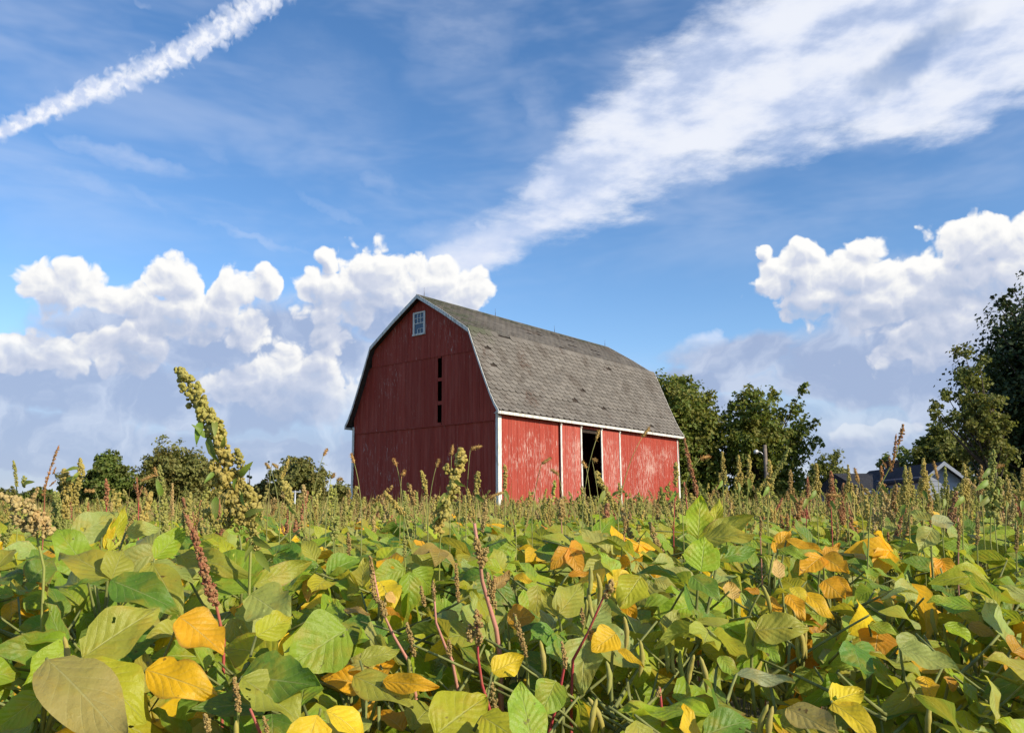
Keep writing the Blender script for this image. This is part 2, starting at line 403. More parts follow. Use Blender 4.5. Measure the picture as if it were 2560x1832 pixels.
# ------------------------------------------------------------------ barn materials
def red_paint(name, peel, fade, seed):
    """old red barn paint worn off in vertical streaks along the grain; bare grey-white wood shows through"""
    m, N = mat(name)
    g = N.n('ShaderNodeNewGeometry')
    oi = N.n('ShaderNodeObjectInfo')
    pos = g.outputs['Position']
    off = N.vm('ADD', pos, N.xyz(N.m('MULTIPLY', oi.outputs['Random'], 37.0), seed, 0.0))
    st = N.vm('MULTIPLY', off, (24.0, 24.0, 1.7))
    grain = N.noise(st, 1.6, 6.0, 0.62)
    fine = N.noise(N.vm('MULTIPLY', off, (30.0, 30.0, 2.0)), 1.5, 4.0, 0.6)
    patch = N.noise(pos, 0.38, 4.0, 0.55)
    z = N.sep(pos)[2]
    hgt = N.step(z, 5.3, 4.2, 0.0, 1.0)
    amt = N.m('ADD', N.m('MULTIPLY', grain, 0.75), N.m('ADD', N.m('MULTIPLY', fine, 0.35), N.m('MULTIPLY', patch, 0.36)))
    amt = N.m('ADD', amt, peel)
    if seed < 15: amt = N.m('ADD', amt, N.m('MULTIPLY_ADD', hgt, 0.085, -0.085))
    bare = N.step(amt, 0.955, 1.03, 0.0, 0.85)
    chalk = N.step(N.noise(N.vm('MULTIPLY', off, (5.0, 5.0, 0.5)), 1.0, 5.0, 0.6), 0.35, 0.7)
    red = N.mix(chalk, c4(0.285, 0.034, 0.019), c4(0.335, 0.064, 0.042))
    red = N.mix(fade, red, c4(0.43, 0.110, 0.085))
    tint = N.m('MULTIPLY_ADD', oi.outputs['Random'], 0.16, 0.90)
    red = N.vm('SCALE', red); N.link(tint, red.node.inputs['Scale'])
    wood = N.mix(fine, c4(0.50, 0.36, 0.30), c4(0.72, 0.62, 0.55))
    cc = N.mix(bare, red, wood)
    h = N.m('MULTIPLY_ADD', bare, -0.5, N.m('MULTIPLY', fine, 0.6))
    finish(N, principled(N, cc, 0.75, h, 0.35, 0.006, 0.25))
    return m
M_red_side = red_paint('worn red side boards', 0.175, 0.08, 3.0)
M_red_door = red_paint('faded red door boards', 0.165, 0.45, 11.0)
M_red_gable = red_paint('red gable boards', 0.105, 0.0, 21.0)
def white_paint():
    m, N = mat('weathered white trim')
    g = N.n('ShaderNodeNewGeometry')
    n = N.noise(N.vm('MULTIPLY', g.outputs['Position'], (14, 14, 3.0)), 1.0, 5.0, 0.6)
    cc = N.mix(N.step(n, 0.46, 0.70), c4(0.66, 0.65, 0.61), c4(0.36, 0.33, 0.28))
    finish(N, principled(N, cc, 0.6, n, 0.2, 0.004))
    return m
M_white = white_paint()
M_dark = simple_mat('dark barn interior wood', (0.035, 0.026, 0.02), 0.9)
M_brownwood = simple_mat('brown post wood', (0.20, 0.11, 0.055), 0.8, 0.35, 9.0)
M_iron = simple_mat('dull iron', (0.10, 0.075, 0.06), 0.55, 0.3, 20.0, metal=0.6)
M_redrail = simple_mat('red painted rail', (0.30, 0.04, 0.03), 0.6)
def glass_mat():
    m, N = mat('old window glass')
    g = N.n('ShaderNodeNewGeometry')
    n = N.noise(g.outputs['Position'], 3.0, 2.0, 0.5)
    finish(N, principled(N, c4(0.025, 0.04, 0.075), 0.08, n, 0.12, 0.02, 0.7))
    return m
M_glass = glass_mat()
def shingle_mat():
    m, N = mat('weathered interlocking shingles')
    g = N.n('ShaderNodeNewGeometry')
    oi = N.n('ShaderNodeObjectInfo')
    tc = N.n('ShaderNodeTexCoord')
    pos = g.outputs['Position']
    r = N.m('FRACT', N.m('ADD', g.outputs['Random Per Island'], N.m('MULTIPLY', oi.outputs['Random'], 7.0)))
    grit = N.noise(pos, 60.0, 3.0, 0.7)
    blot = N.noise(pos, 1.1, 5.0, 0.6)
    cc = N.mix(r, c4(0.102, 0.093, 0.083), c4(0.170, 0.156, 0.139))
    cc = N.mix(N.step(grit, 0.3, 0.75, 0.0, 0.5), cc, c4(0.205, 0.188, 0.167))
    cc = N.mix(N.step(blot, 0.48, 0.70, 0.0, 0.6), cc, c4(0.080, 0.066, 0.054))
    # moss along the gable end of the upper slope, scuffed reddish granule loss lower down
    loc = N.n('ShaderNodeVectorTransform', {0: pos}, vector_type='POINT', convert_from='WORLD', convert_to='WORLD').outputs[0]
    rel = N.vm('SUBTRACT', loc, tuple(BARN_C))
    s = N.vm('DOT_PRODUCT', rel, tuple(BARN_A)); z = N.sep(loc)[2]
    mossn = N.noise(N.vm('MULTIPLY', pos, (1, 1, 0.6)), 1.8, 4.0, 0.6)
    moss = N.m('MULTIPLY', N.step(N.m('ADD', s, N.m('MULTIPLY', mossn, 3.4)), 4.6, 2.2), N.m('MULTIPLY', N.step(z, 8.3, 9.1), N.step(r, 0.15, 0.6)))
    cc = N.mix(N.m('MULTIPLY', moss, 0.75), cc, c4(0.055, 0.068, 0.036))
    ridge = N.m('MULTIPLY', N.step(z, 10.62, 10.95), N.step(mossn, 0.40, 0.60))
    cc = N.mix(N.m('MULTIPLY', ridge, 0.7), cc, c4(0.05, 0.062, 0.034))
    sc = N.m('MULTIPLY', N.step(N.noise(pos, 0.62, 2.0, 0.5), 0.60, 0.70), N.step(N.noise(pos, 7.0, 3.0, 0.6), 0.45, 0.62))
    cc = N.mix(N.m('MULTIPLY', sc, 0.75), cc, c4(0.085, 0.052, 0.038))
    finish(N, principled(N, cc, 0.92, grit, 0.4, 0.006, 0.2))
    return m

# ------------------------------------------------------------------ barn
BW, BL = 9.14, 15.69
PHI = 0.6779
BARN_C = Vector((34.7802 * math.sin(-0.0163), 34.7802 * math.cos(-0.0163), 0))
BARN_A = Vector((math.sin(PHI), math.cos(PHI), 0))
barn_m = T(BARN_C) @ Matrix.Rotation(math.pi / 2 - PHI, 4, 'Z')
M_shingle = shingle_mat()
barn = thing('barn', 'weathered red barn with gambrel roof, white trim and half-open sliding doors', 'barn', barn_m)
RO, RF, EO = 0.351, 0.25, 0.283
# roof line from the eave tip to the ridge, (across, height)
PROF = [(-0.283, 5.33), (-0.05, 5.68), (0.18, 6.12), (0.49, 6.82), (0.805, 7.56), (1.10, 8.27), (1.405, 9.02), (2.94, 10.06), (4.57, 11.07)]
def roof_z(t):
    t = min(t, BW - t)
    for (a, za), (b, zb) in zip(PROF, PROF[1:]):
        if a <= t <= b: return za + (zb - za) * (t - a) / (b - a)
    return PROF[-1][1]
def wall_top(t): return roof_z(t) - 0.10
# gable boards in three lapped bands
def gable_board(t0, t1, z0, z1f, x0, x1):
    b = MB()
    ts = [t0, t1] if not (t0 < BW / 2 < t1) else [t0, BW / 2, t1]
    poly = [(t0, z0), (t1, z0)] + [(t, z1f(t)) for t in reversed(ts)]
    if min(z1f(t) for t in ts) <= z0 + 0.02: return None
    b.prism(poly, 0, x0, x1)
    return b
def cut(lo, hi):
    return lambda t: max(lo, min(hi, wall_top(t)))
nb = 44
bwid = BW / nb
SLOT = (3.27, 3.50)
for i in range(nb):
    t0, t1 = i * bwid + 0.004, (i + 1) * bwid - 0.004
    j = [U(-0.004, 0.004) for _ in range(3)]
    bands = [(0.0, 5.02, 0.0 + j[0], 0.025 + j[0]), (4.97, 8.14, -0.03 + j[1], -0.004 + j[1]), (8.09, 12.0, -0.058 + j[2], -0.032 + j[2])]
    for bi, (lo, hi, x0, x1) in enumerate(bands):
        if t1 < 0.02 or t0 > BW: continue
        segs = [(lo, hi)]
        a, b_ = t0, t1
        if bi == 1 and t1 > SLOT[0] and t0 < SLOT[1]:
            # boards stop at the open slot
            if t0 < SLOT[0] - 0.03: b_ = SLOT[0]
            elif t1 > SLOT[1] + 0.03: a = SLOT[1]
            else: segs = [(lo, 5.11), (8.02, hi)]
            if b_ - a < 0.03: continue
        for (l2, h2) in segs:
            if bi == 2 and 4.30 - 0.02 < (a + b_) / 2 < 5.08 + 0.02 and False: continue
            bd = gable_board(a, b_, l2, cut(l2, h2), x0, x1)
            if bd: put('gable_board', bd.mesh('gable_board', M_red_gable), barn)
for z0, z1 in ((5.90, 6.07), (6.965, 7.125)):
    b = MB(); b.box((-0.022, 3.25, z0), (0.0, 3.52, z1)); put('slot_crossbar', b.mesh('slot_crossbar', M_red_gable), barn)
b = MB(); b.box((-0.05, 0.3, 4.955), (-0.002, BW - 0.2, 5.0)); put('drip_strip', b.mesh('drip_strip', M_red_gable), barn)
# interior shell: back wall, far gable, floor lining
b = MB()
b.box((0.03, BW - 0.05, 0), (BL, BW, 5.5)); put('rear_wall', b.mesh('rear_wall', M_dark), barn)
b = MB()
poly = [(0.0, 0.0), (BW, 0.0)] + [(BW - t, z - 0.12) for t, z in PROF[1:-1]] + [(BW / 2, PROF[-1][1] - 0.12)] + [(t, z - 0.12) for t, z in reversed(PROF[1:-1])]
b.prism(poly, 0, BL - 0.05, BL); put('end_wall', b.mesh('end_wall', M_red_gable), barn)
b = MB()
poly = [(0.15, 0.0), (BW - 0.15, 0.0), (BW - 0.15, 5.0), (BW - 1.7, 8.6), (BW / 2, 10.5), (1.7, 8.6), (0.15, 5.0)]
b.box((0.3, 0.3, 0.0), (BL - 0.2, BW - 0.2, 0.06)); put('barn_floor', b.mesh('barn_floor', M_dark), barn)
# long side: boards left and right of the doors, header above
def side_boards(x0, x1, z0, z1, y0, m, parent=barn, name='side_board', w=0.2, rag=True):
    n = max(1, round((x1 - x0) / w))
    for i in range(n):
        a, c = x0 + (x1 - x0) * i / n + 0.004, x0 + (x1 - x0) * (i + 1) / n - 0.004
        b = MB(); j = U(-0.004, 0.004)
        b.box((a, y0 + j, z0 + (U(-.05, .05) if rag else 0)), (c, y0 + 0.025 + j, z1))
        put(name, b.mesh(name, m), parent)
side_boards(0.03, 4.42, 0.2, 5.42, 0.0, M_red_side)
side_boards(9.22, BL - 0.03, 0.2, 5.42, 0.0, M_red_side)
side_boards(4.42, 9.22, 5.06, 5.42, 0.0, M_red_side, name='header_board', rag=False)
b = MB(); b.box((0.03, 0.05, 4.9), (BL, 0.2, 5.35)); put('wall_plate', b.mesh('wall_plate', M_dark), barn)
def sliding_door(x0, x1, trims):
    d = put('sliding_door', None, barn)
    side_boards(x0 + 0.02, x1 - 0.02, 0.25, 5.13, -0.085, M_red_door, d, 'door_board', 0.18)
    for xx in trims:
        b = MB(); b.box((xx - 0.055, -0.125, 0.15), (xx + 0.055, -0.09, 5.10)); put('door_edge_trim', b.mesh('door_edge_trim', M_white), d)
        b = MB(); b.box((xx - 0.04, -0.16, 5.08), (xx + 0.04, -0.09, 5.27)); put('hanger', b.mesh('hanger', M_white), d)
    return d
sliding_door(4.30, 5.92, (4.30, 5.92))
sliding_door(7.68, 9.35, (7.68, 9.35))
b = MB(); b.tube([(4.15, -0.13, 5.2), (11.2, -0.13, 5.2)], 0.022, 6); put('door_rail', b.mesh('door_rail', M_redrail), barn)
# trim
b = MB(); b.box((-0.06, -0.035, 0), (0.13, -0.006, 5.16)); put('corner_trim', b.mesh('corner_trim', M_white), barn)
b = MB(); b.box((-0.095, -0.036, 0), (-0.062, 0.10, 5.35)); put('corner_trim', b.mesh('corner_trim', M_white), barn)
b = MB(); b.box((BL - 0.13, -0.035, 0), (BL + 0.03, -0.006, 5.16)); put('corner_trim', b.mesh('corner_trim', M_white), barn)
b = MB(); b.box((-0.095, BW - 0.09, 0), (-0.062, BW + 0.04, 5.3)); put('corner_trim', b.mesh('corner_trim', M_white), barn)
b = MB(); b.box((-0.06, BW + 0.004, 0), (0.2, BW + 0.04, 5.1)); put('corner_trim', b.mesh('corner_trim', M_white), barn)
for yy in (-EO - 0.012, BW + EO - 0.018):
    b = MB(); b.box((-RO + 0.03, yy, 5.195), (BL + RF, yy + 0.03, 5.315)); put('fascia', b.mesh('fascia', M_white), barn)
for y0, y1 in ((-EO + 0.02, 0.0), (BW, BW + EO - 0.02)):
    b = MB(); b.box((-RO + 0.03, y0, 5.225), (BL + RF, y1, 5.245)); put('soffit', b.mesh('soffit', M_white), barn)
# roof deck and rake boards
full = PROF + [(BW - t, z) for t, z in reversed(PROF[:-1])]
b = MB()
n = len(full)
vs = []
for s in (-RO + 0.02, BL + RF - 0.02):
    vs += [(s, t, z - 0.005) for t, z in full] + [(s, t, z - 0.07) for t, z in full]
fs = []
for i in range(n - 1):
    fs += [(i, i + 1, 2 * n + i + 1, 2 * n + i), (n + i + 1, n + i, 3 * n + i, 3 * n + i + 1), (i + 1, i, n + i, n + i + 1), (2 * n + i, 2 * n + i + 1, 3 * n + i + 1, 3 * n + i)]
b.add(vs, fs)
roof = put('roof', b.mesh('roof', M_dark), barn)
def rake(s0, s1, up, dn):
    for half in (full[:len(PROF)], full[len(PROF) - 1:]):
        b = MB(); m = len(half); vs = []
        for s in (s0, s1):
            vs += [(s, t, z + up) for t, z in half] + [(s, t, z - dn) for t, z in half]
        fs = []
        for i in range(m - 1):
            fs += [(i, i + 1, m + i + 1, m + i), (2 * m + i + 1, 2 * m + i, 3 * m + i, 3 * m + i + 1), (i + 1, i, 2 * m + i, 2 * m + i + 1), (m + i, m + i + 1, 3 * m + i + 1, 3 * m + i)]
        fs += [(0, m, 3 * m, 2 * m), (m - 1, 2 * m - 1, 4 * m - 1, 3 * m - 1)]
        b.add(vs, fs); put('rake_board', b.mesh('rake_board', M_white), barn)
rake(-RO - 0.03, -RO, 0.03, 0.15)
rake(BL + RF, BL + RF + 0.03, 0.045, 0.15)
# interlocking shingles in courses, chamfered tabs
def course_points(step):
    out, acc = [], 0.0
    for (a, za), (c, zc) in zip(PROF, PROF[1:]):
        seg = math.hypot(c - a, zc - za); d = ((c - a) / seg, (zc - za) / seg)
        while acc < seg:
            out.append((a + d[0] * acc, za + d[1] * acc, d)); acc += step
        acc -= seg
    return out
SW, SH = 0.44, 0.218
def shingle_verts(s, t, z, d, w=SW, tilt=0.0):
    """tab: lower edge proud, upper edge tucked under the next course"""
    nrm = (-d[1], d[0])
    L = SH * 1.55
    prof = [(-w * .5, .115), (-w * .22, 0.0), (w * .30, 0.012), (w * .5, .10), (w * .5, L), (-w * .5, L)]
    top, bot = [], []
    for (u, v) in prof:
        h = 0.046 - 0.040 * (v / L) + tilt * u
        top.append((s + u, t + d[0] * v + nrm[0] * h, z + d[1] * v + nrm[1] * h))
        h -= 0.022
        bot.append((s + u, t + d[0] * v + nrm[0] * h, z + d[1] * v + nrm[1] * h))
    fs = [(0, 1, 2, 3, 4, 5)] + [(i, i + 6, i + 7, i + 1) for i in range(3)] + [(5, 11, 6, 0), (3, 9, 10, 4)]
    return top + bot, fs
cps = course_points(SH)
tabs = []
for ci, (t, z, d) in enumerate(cps):
    off = (ci % 2) * SW * 0.5
    ns = int((BL + RO + RF) / SW) + 2
    for k in range(ns):
        s = -RO + 0.02 + off + k * SW
        lo, hi = s - SW / 2, s + SW / 2
        w = SW
        if lo < -RO + 0.01: lo = -RO + 0.01
        if hi > BL + RF - 0.01: hi = BL + RF - 0.01
        if hi - lo < 0.08: continue
        # torn-off tabs
        q = mnoise.noise(Vector((s * 0.9, ci * 0.75, 3.1)))
        if z > 9.1 and 5.0 < s < 12.0 and q > 0.44: continue
        if z < 9.1 and q > 0.60: continue
        tabs.append(((lo + hi) / 2, t, z, d, hi - lo))
tabs_sorted = sorted(tabs, key=lambda q: ((barn_m @ Vector((q[0], q[1], q[2]))) - EYE).length)
full_tabs = [q for q in tabs_sorted if abs(q[4] - SW) < 1e-3]
single = set(map(id, full_tabs[:300]))
proto = {}
rest = MB()
for q in tabs:
    s, t, z, d, w = q
    if id(q) in single:
        key = (round(d[0], 4), rnd.randrange(3))
        if key not in proto:
            b = MB(); v, f = shingle_verts(0, 0, 0, d, SW - 0.006, U(-.006, .006)); b.add(v, f)
            proto[key] = b.mesh('shingle', M_shingle)
        put('shingle', proto[key], roof, T((s, t, z)))
    else:
        v, f = shingle_verts(s, t, z, d, w - 0.006, U(-.008, .008)); rest.add(v, f)
kind(put('shingle_courses', rest.mesh('shingle_courses', M_shingle), roof), 'stuff')
b = MB()
for (t, z), (t2, z2) in zip(full[len(PROF) - 1:], full[len(PROF):]):
    b.add([(-RO, t, z + .012), (BL + RF, t, z + .012), (BL + RF, t2, z2 + .012), (-RO, t2, z2 + .012)], [(0, 1, 2, 3)])
put('rear_slope', b.mesh('rear_slope', M_shingle), roof)
b = MB(); b.prism([(BW / 2 - .16, 10.99), (BW / 2, 11.115), (BW / 2 + .16, 10.99), (BW / 2, 11.085)], 0, -RO + .01, BL + RF - .01)
put('ridge_cap', b.mesh('ridge_cap', M_shingle), roof)
for s in (0.1, 5.25, 10.4, 15.6):
    b = MB(); b.tube([(s, BW / 2, 11.08), (s, BW / 2, 11.26)], 0.014, 6); b.tube([(s, BW / 2, 11.26), (s, BW / 2, 11.50)], [0.008, 0.004], 5)
    put('lightning_rod', b.mesh('lightning_rod', M_iron), roof)
# gable window
win = put('window', None, barn, T((-0.064, 0, 0)))
t0, t1, z0, z1 = 4.30, 5.08, 9.265, 10.34
def bar(name, a, c, m=M_white, p=win):
    b = MB(); b.box(a, c); return put(name, b.mesh(name, m), p)
bar('frame', (-0.05, t0, z0), (0.0, t0 + 0.10, z1)); bar('frame', (-0.05, t1 - 0.10, z0), (0.0, t1, z1))
bar('frame', (-0.05, t0 + .1, z1 - 0.075), (0.0, t1 - .1, z1)); bar('sill', (-0.07, t0 - .01, z0 - .03), (0.0, t1 + .01, z0 + 0.045))
zm = (z0 + z1) / 2 - .0
bar('meeting_rail', (-0.035, t0 + .1, zm - .02), (-0.004, t1 - .1, zm + .02))
wi = (t1 - t0 - .2) / 3
for k in (1, 2):
    bar('muntin', (-0.032, t0 + .1 + k * wi - .013, zm + .02), (-0.006, t0 + .1 + k * wi + .013, z1 - .075))
    bar('muntin', (-0.032, t0 + .1 + k * wi - .013, z0 + .045), (-0.006, t0 + .1 + k * wi + .013, z0 + .045 + .22))
bar('muntin', (-0.033, t0 + .1, zm + .235), (-0.007, t1 - .1, zm + .258))
bar('muntin', (-0.033, t0 + .1, z0 + .265), (-0.007, t0 + .46, z0 + .288))
for k in range(3):
    for za, zb in ((zm + .02, zm + .245), (zm + .245, z1 - .075), (z0 + .045, z0 + .275), (z0 + .275, zm - .02)):
        bar('pane', (-0.012 + U(-.002, .002), t0 + .1 + k * wi + .002, za + .002), (-0.006, t0 + .1 + (k + 1) * wi - .002, zb - .002), M_glass)
# plank standing in the doorway
b = MB(); b.box((-0.19, -0.04, 0.0), (0.19, 0.04, 3.32)); b.box((-0.17, -0.06, 3.1), (0.17, -0.042, 3.2))
tag(put('plank', b.mesh('plank', M_brownwood), None, barn_m @ T((6.15, 0.35, 0)) @ Matrix.Rotation(R(2), 4, 'X')), 'tall brown plank standing upright inside the open barn doorway', 'plank')
# ------------------------------------------------------------------ ground
def ground_mat():
    m, N = mat('field soil and stubble')
    g = N.n('ShaderNodeNewGeometry')
    pos = g.outputs['Position']
    n = N.noise(pos, 0.6, 6.0, 0.6); n2 = N.noise(pos, 9.0, 5.0, 0.65)
    cc = N.mix(N.step(n, 0.35, 0.65), c4(0.055, 0.045, 0.026), c4(0.085, 0.095, 0.03))
    cc = N.mix(N.step(n2, 0.45, 0.7), cc, c4(0.16, 0.13, 0.06))
    finish(N, principled(N, cc, 0.95, n2, 0.6, 0.05, 0.1))
    return m
M_ground = ground_mat()
b = MB()
K = 40; S_ = 2400.0
gv = []
for j in range(K + 1):
    for i in range(K + 1):
        u, v = i / K * 2 - 1, j / K * 2 - 1
        x, y = math.copysign(abs(u) ** 2.2, u) * S_, math.copysign(abs(v) ** 2.2, v) * S_
        r_ = math.hypot(x, y)
        z = 0.25 * mnoise.noise(Vector((x * 0.012, y * 0.012, 0.7))) * min(1.0, max(0.0, (r_ - 45) / 60))
        gv.append((x, y, z))
b.add(gv, [(j * (K + 1) + i, j * (K + 1) + i + 1, (j + 1) * (K + 1) + i + 1, (j + 1) * (K + 1) + i) for j in range(K) for i in range(K)], smooth=True)
kind(put('ground', b.mesh('ground', M_ground)), 'structure')

# ------------------------------------------------------------------ trees
def foliage_mat(name, a, b_, dry=None, dry_amt=0.0, trans=0.42):
    m, N = mat(name)
    g = N.n('ShaderNodeNewGeometry')
    r = g.outputs['Random Per Island']
    big = N.noise(g.outputs['Position'], 0.55, 3.0, 0.55)
    cc = N.mix(r, c4(*a), c4(*b_))
    if dry: cc = N.mix(N.m('MULTIPLY', N.step(N.m('MULTIPLY_ADD', r, 0.25, big), 0.60, 0.78), dry_amt), cc, c4(*dry))
    d = principled(N, cc, 0.55, None, spec=0.3)
    t = N.n('ShaderNodeBsdfTranslucent', {0: N.mix(0.5, cc, c4(0.20, 0.22, 0.03))})
    mx = N.n('ShaderNodeMixShader', {0: trans}); N.link(d, mx.inputs[1]); N.link(t.outputs[0], mx.inputs[2])
    finish(N, mx.outputs[0])
    return m
M_bark = simple_mat('tree bark', (0.075, 0.058, 0.043), 0.9, 0.35, 7.0)
F_deep = foliage_mat('deep green leaves', (0.125, 0.185, 0.036), (0.240, 0.300, 0.062), (0.13, 0.10, 0.03), 0.6)
F_olive = foliage_mat('olive leaves', (0.180, 0.195, 0.048), (0.310, 0.300, 0.085), (0.17, 0.115, 0.03), 0.6)
F_turn = foliage_mat('turning maple leaves', (0.120, 0.180, 0.028), (0.250, 0.285, 0.050), (0.24, 0.15, 0.03), 0.4)
F_dark = foliage_mat('broad leaves with painted shade', (0.026, 0.044, 0.012), (0.060, 0.085, 0.020), trans=0.15)  # shade on the right-edge trees is put into this darker leaf colour
F_light = foliage_mat('light green leaves', (0.135, 0.170, 0.036), (0.270, 0.280, 0.068), (0.22, 0.18, 0.04), 0.5)
F_fir = foliage_mat('dark conifer needles', (0.020, 0.040, 0.016), (0.040, 0.068, 0.024), trans=0.1)

def make_tree(label, x0, x1, ytop, dist, fol, base_y=1287, lumps=26, leaves=260, leaf=0.3, gap=0.0, shape='round', low=0.12, seed=1, group=None, depth=None, boughs=(), name='tree', trunk=True, sparse=1.0):
    rr = random.Random(seed)
    cx = (x0 + x1) / 2
    pl, pr = at(x0, 1200, dist), at(x1, 1200, dist)
    top = at(cx, ytop, dist)
    rad = (pr - pl).length / 2
    H = top.z
    c = Vector(((pl.x + pr.x) / 2, dist, 0))
    t = thing(name, label, 'tree', T(c), group)
    zc = H * (low + 1) / 2; rz = H * (1 - low) / 2
    dep = depth or rad * 0.95
    # trunk and limbs
    wood = MB()
    tr = 0.028 * H
    lean = Vector((rr.uniform(-.06, .06) * H, rr.uniform(-.04, .04) * H, 0))
    tp = [Vector((0, 0, -0.1)), lean * 0.3 + Vector((0, 0, H * 0.25)), lean * 0.7 + Vector((0, 0, H * 0.55)), lean + Vector((0, 0, H * 0.74))]
    wood.tube(tp, [tr, tr * 0.8, tr * 0.45, tr * 0.1], 8)
    pos = []
    for i in range(lumps):
        for _ in range(60):
            p = Vector((rr.gauss(0, 1), rr.gauss(0, 1), rr.gauss(0, 1))).normalized() * (rr.uniform(0.35, 0.86))
            if shape == 'cone': 
                k = rr.uniform(0, 1) ** 0.7; a = rr.uniform(0, 6.28)
                p = Vector((math.cos(a) * (1 - k) * 0.85, math.sin(a) * (1 - k) * 0.85, k * 2 - 1))
            elif shape == 'egg':
                p.x *= 1 - 0.28 * max(0, p.z); p.y *= 1 - 0.28 * max(0, p.z)
            q = Vector((p.x * rad, p.y * dep, zc + p.z * rz))
            if all((q - o).length > rad * 0.30 for o, _ in pos): break
        s = rr.uniform(0.24, 0.40) * rad * (1.0 if shape != 'cone' else (1.2 - k) * 0.7)
        pos.append((q, s))
    for bx, by, br in boughs:
        w = at(bx, by, dist) - c
        pos.append((Vector((w.x, rr.uniform(-.3, .3) * dep, w.z)), br * rad))
    for q, s in pos:
        k = min(0.8, max(0.2, (q.z / H) * 0.75))
        st = tp[0].lerp(tp[-1], k * 0.9)
        mid = st.lerp(q, 0.55) + Vector((0, 0, -0.04 * H))
        wood.tube(bezier(st, mid, q, 5), [tr * 0.32, tr * 0.26, tr * 0.2, tr * 0.15, tr * 0.1, tr * 0.05], 5)
    cr = MB()
    for q, s in pos:
        n = int(leaves * (s / (0.3 * rad)) ** 1.6 * sparse)
        # twig sprays inside a lump: leaves gather round a few sub-centres so that gaps stay open
        subs = []
        for _ in range(max(4, n // 16)):
            d = Vector((rr.gauss(0, 1), rr.gauss(0, 1), rr.gauss(0, 0.85))).normalized()
            subs.append((q + d * s * rr.uniform(0.45, 1.08), d))
        for _ in range(n):
            sc, d = rr.choice(subs)
            e = Vector((rr.gauss(0, 1), rr.gauss(0, 1), rr.gauss(0, 0.8))) * (s * (0.17 + gap * 0.05))
            p = sc + e
            if p.z < H * low * 0.5: continue
            nm = (d * 0.8 + Vector((rr.gauss(0, .5), rr.gauss(0, .5), rr.gauss(0.35, .5)))).normalized()
            a = nm.cross(Vector((rr.gauss(0, 1), rr.gauss(0, 1), rr.gauss(0, 1)))).normalized(); b2 = nm.cross(a)
            l = leaf * rr.uniform(0.6, 1.25)
            cr.add([p - a * l * .5, p + b2 * l * .36 + nm * l * .08, p + a * l * .55, p - b2 * l * .36 + nm * l * .08], [(0, 1, 2, 3)])
    if trunk: put('trunk', wood.mesh('trunk', M_bark), t)
    put('crown', cr.mesh('crown', fol), t)
    return t
make_tree('round dark green maple on the skyline left of the tall pigweed', 205, 338, 1133, 95, F_deep, lumps=40, leaves=380, leaf=.38, seed=3, low=.03)
make_tree('brownish low tree half hidden behind the dark maple', 118, 225, 1176, 100, F_olive, lumps=20, leaves=200, leaf=.36, seed=31, low=.02)
make_tree('broad olive tree behind the tall leaning pigweed', 338, 548, 1120, 98, F_olive, lumps=50, leaves=380, leaf=.40, seed=4, low=.03)
make_tree('narrow dark conifer just right of the tall pigweed', 596, 648, 1158, 104, F_fir, lumps=18, leaves=120, leaf=.34, seed=5, low=.05, shape='cone')
make_tree('rounded olive tree left of the barn', 668, 826, 1140, 100, F_olive, lumps=40, leaves=380, leaf=.40, seed=6, low=.03)
make_tree('small dark conifer against the left side of the rounded olive tree', 640, 700, 1152, 108, F_fir, lumps=20, leaves=120, leaf=.34, seed=61, low=.05, shape='cone')
make_tree('low dark tree beside the barn wall', 826, 868, 1196, 110, F_deep, lumps=14, leaves=160, leaf=.36, seed=7, low=.03, shape='egg')
make_tree('tall full maple close behind the right end of the barn', 1560, 1822, 918, 62, F_turn, lumps=80, leaves=620, leaf=.29, seed=8, low=.03, shape='egg')
make_tree('open maple with gaps and orange tips right of the barn', 1795, 2020, 985, 60, F_turn, lumps=54, leaves=400, leaf=.27, seed=9, low=.02, gap=.5, sparse=.9,
          boughs=((1880, 975, .26), (1925, 985, .2), (2000, 972, .16), (1985, 1015, .2), (2005, 1060, .24), (2035, 1110, .16), (1850, 1010, .26), (1900, 1020, .3), (1960, 1040, .24), (1985, 1085, .26), (1830, 1060, .3)))
make_tree('light green small tree between the open maple and the houses', 1995, 2142, 1128, 72, F_light, lumps=24, leaves=210, leaf=.28, seed=10, low=.04)
make_tree('distant low green tree seen over the dark house roof', 2140, 2200, 1168, 110, F_deep, lumps=14, leaves=160, leaf=.4, seed=12, low=.03)
make_tree('dark green tree behind the dark-roofed house', 2188, 2300, 1108, 78, F_deep, lumps=22, leaves=210, leaf=.3, seed=13, low=.04)
make_tree('sunlit bushy tree behind the pale gabled house', 2262, 2440, 1046, 66, F_light, lumps=42, leaves=380, leaf=.31, seed=14, low=.05)
make_tree('feathery tree with a bough reaching out over the houses', 2392, 2545, 868, 46, F_light, lumps=30, leaves=270, leaf=.20, seed=15, low=.12, gap=.7, sparse=.8,
          boughs=((2340, 1010, .22), (2372, 985, .25), (2352, 1040, .22), (2400, 930, .32), (2420, 880, .32), (2385, 1045, .34), (2328, 1030, .15), (2440, 950, .35), (2420, 1010, .35)))
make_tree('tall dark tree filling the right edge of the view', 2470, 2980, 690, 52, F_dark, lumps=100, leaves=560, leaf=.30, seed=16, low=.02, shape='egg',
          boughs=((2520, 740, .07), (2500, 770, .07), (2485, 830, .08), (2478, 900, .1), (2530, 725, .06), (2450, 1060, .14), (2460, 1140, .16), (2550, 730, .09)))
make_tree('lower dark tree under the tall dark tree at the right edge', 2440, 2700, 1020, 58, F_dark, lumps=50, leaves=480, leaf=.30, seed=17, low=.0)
make_tree('low bush at the far left edge of the skyline', -40, 70, 1218, 112, F_olive, lumps=22, leaves=240, leaf=.42, seed=41, low=.0)
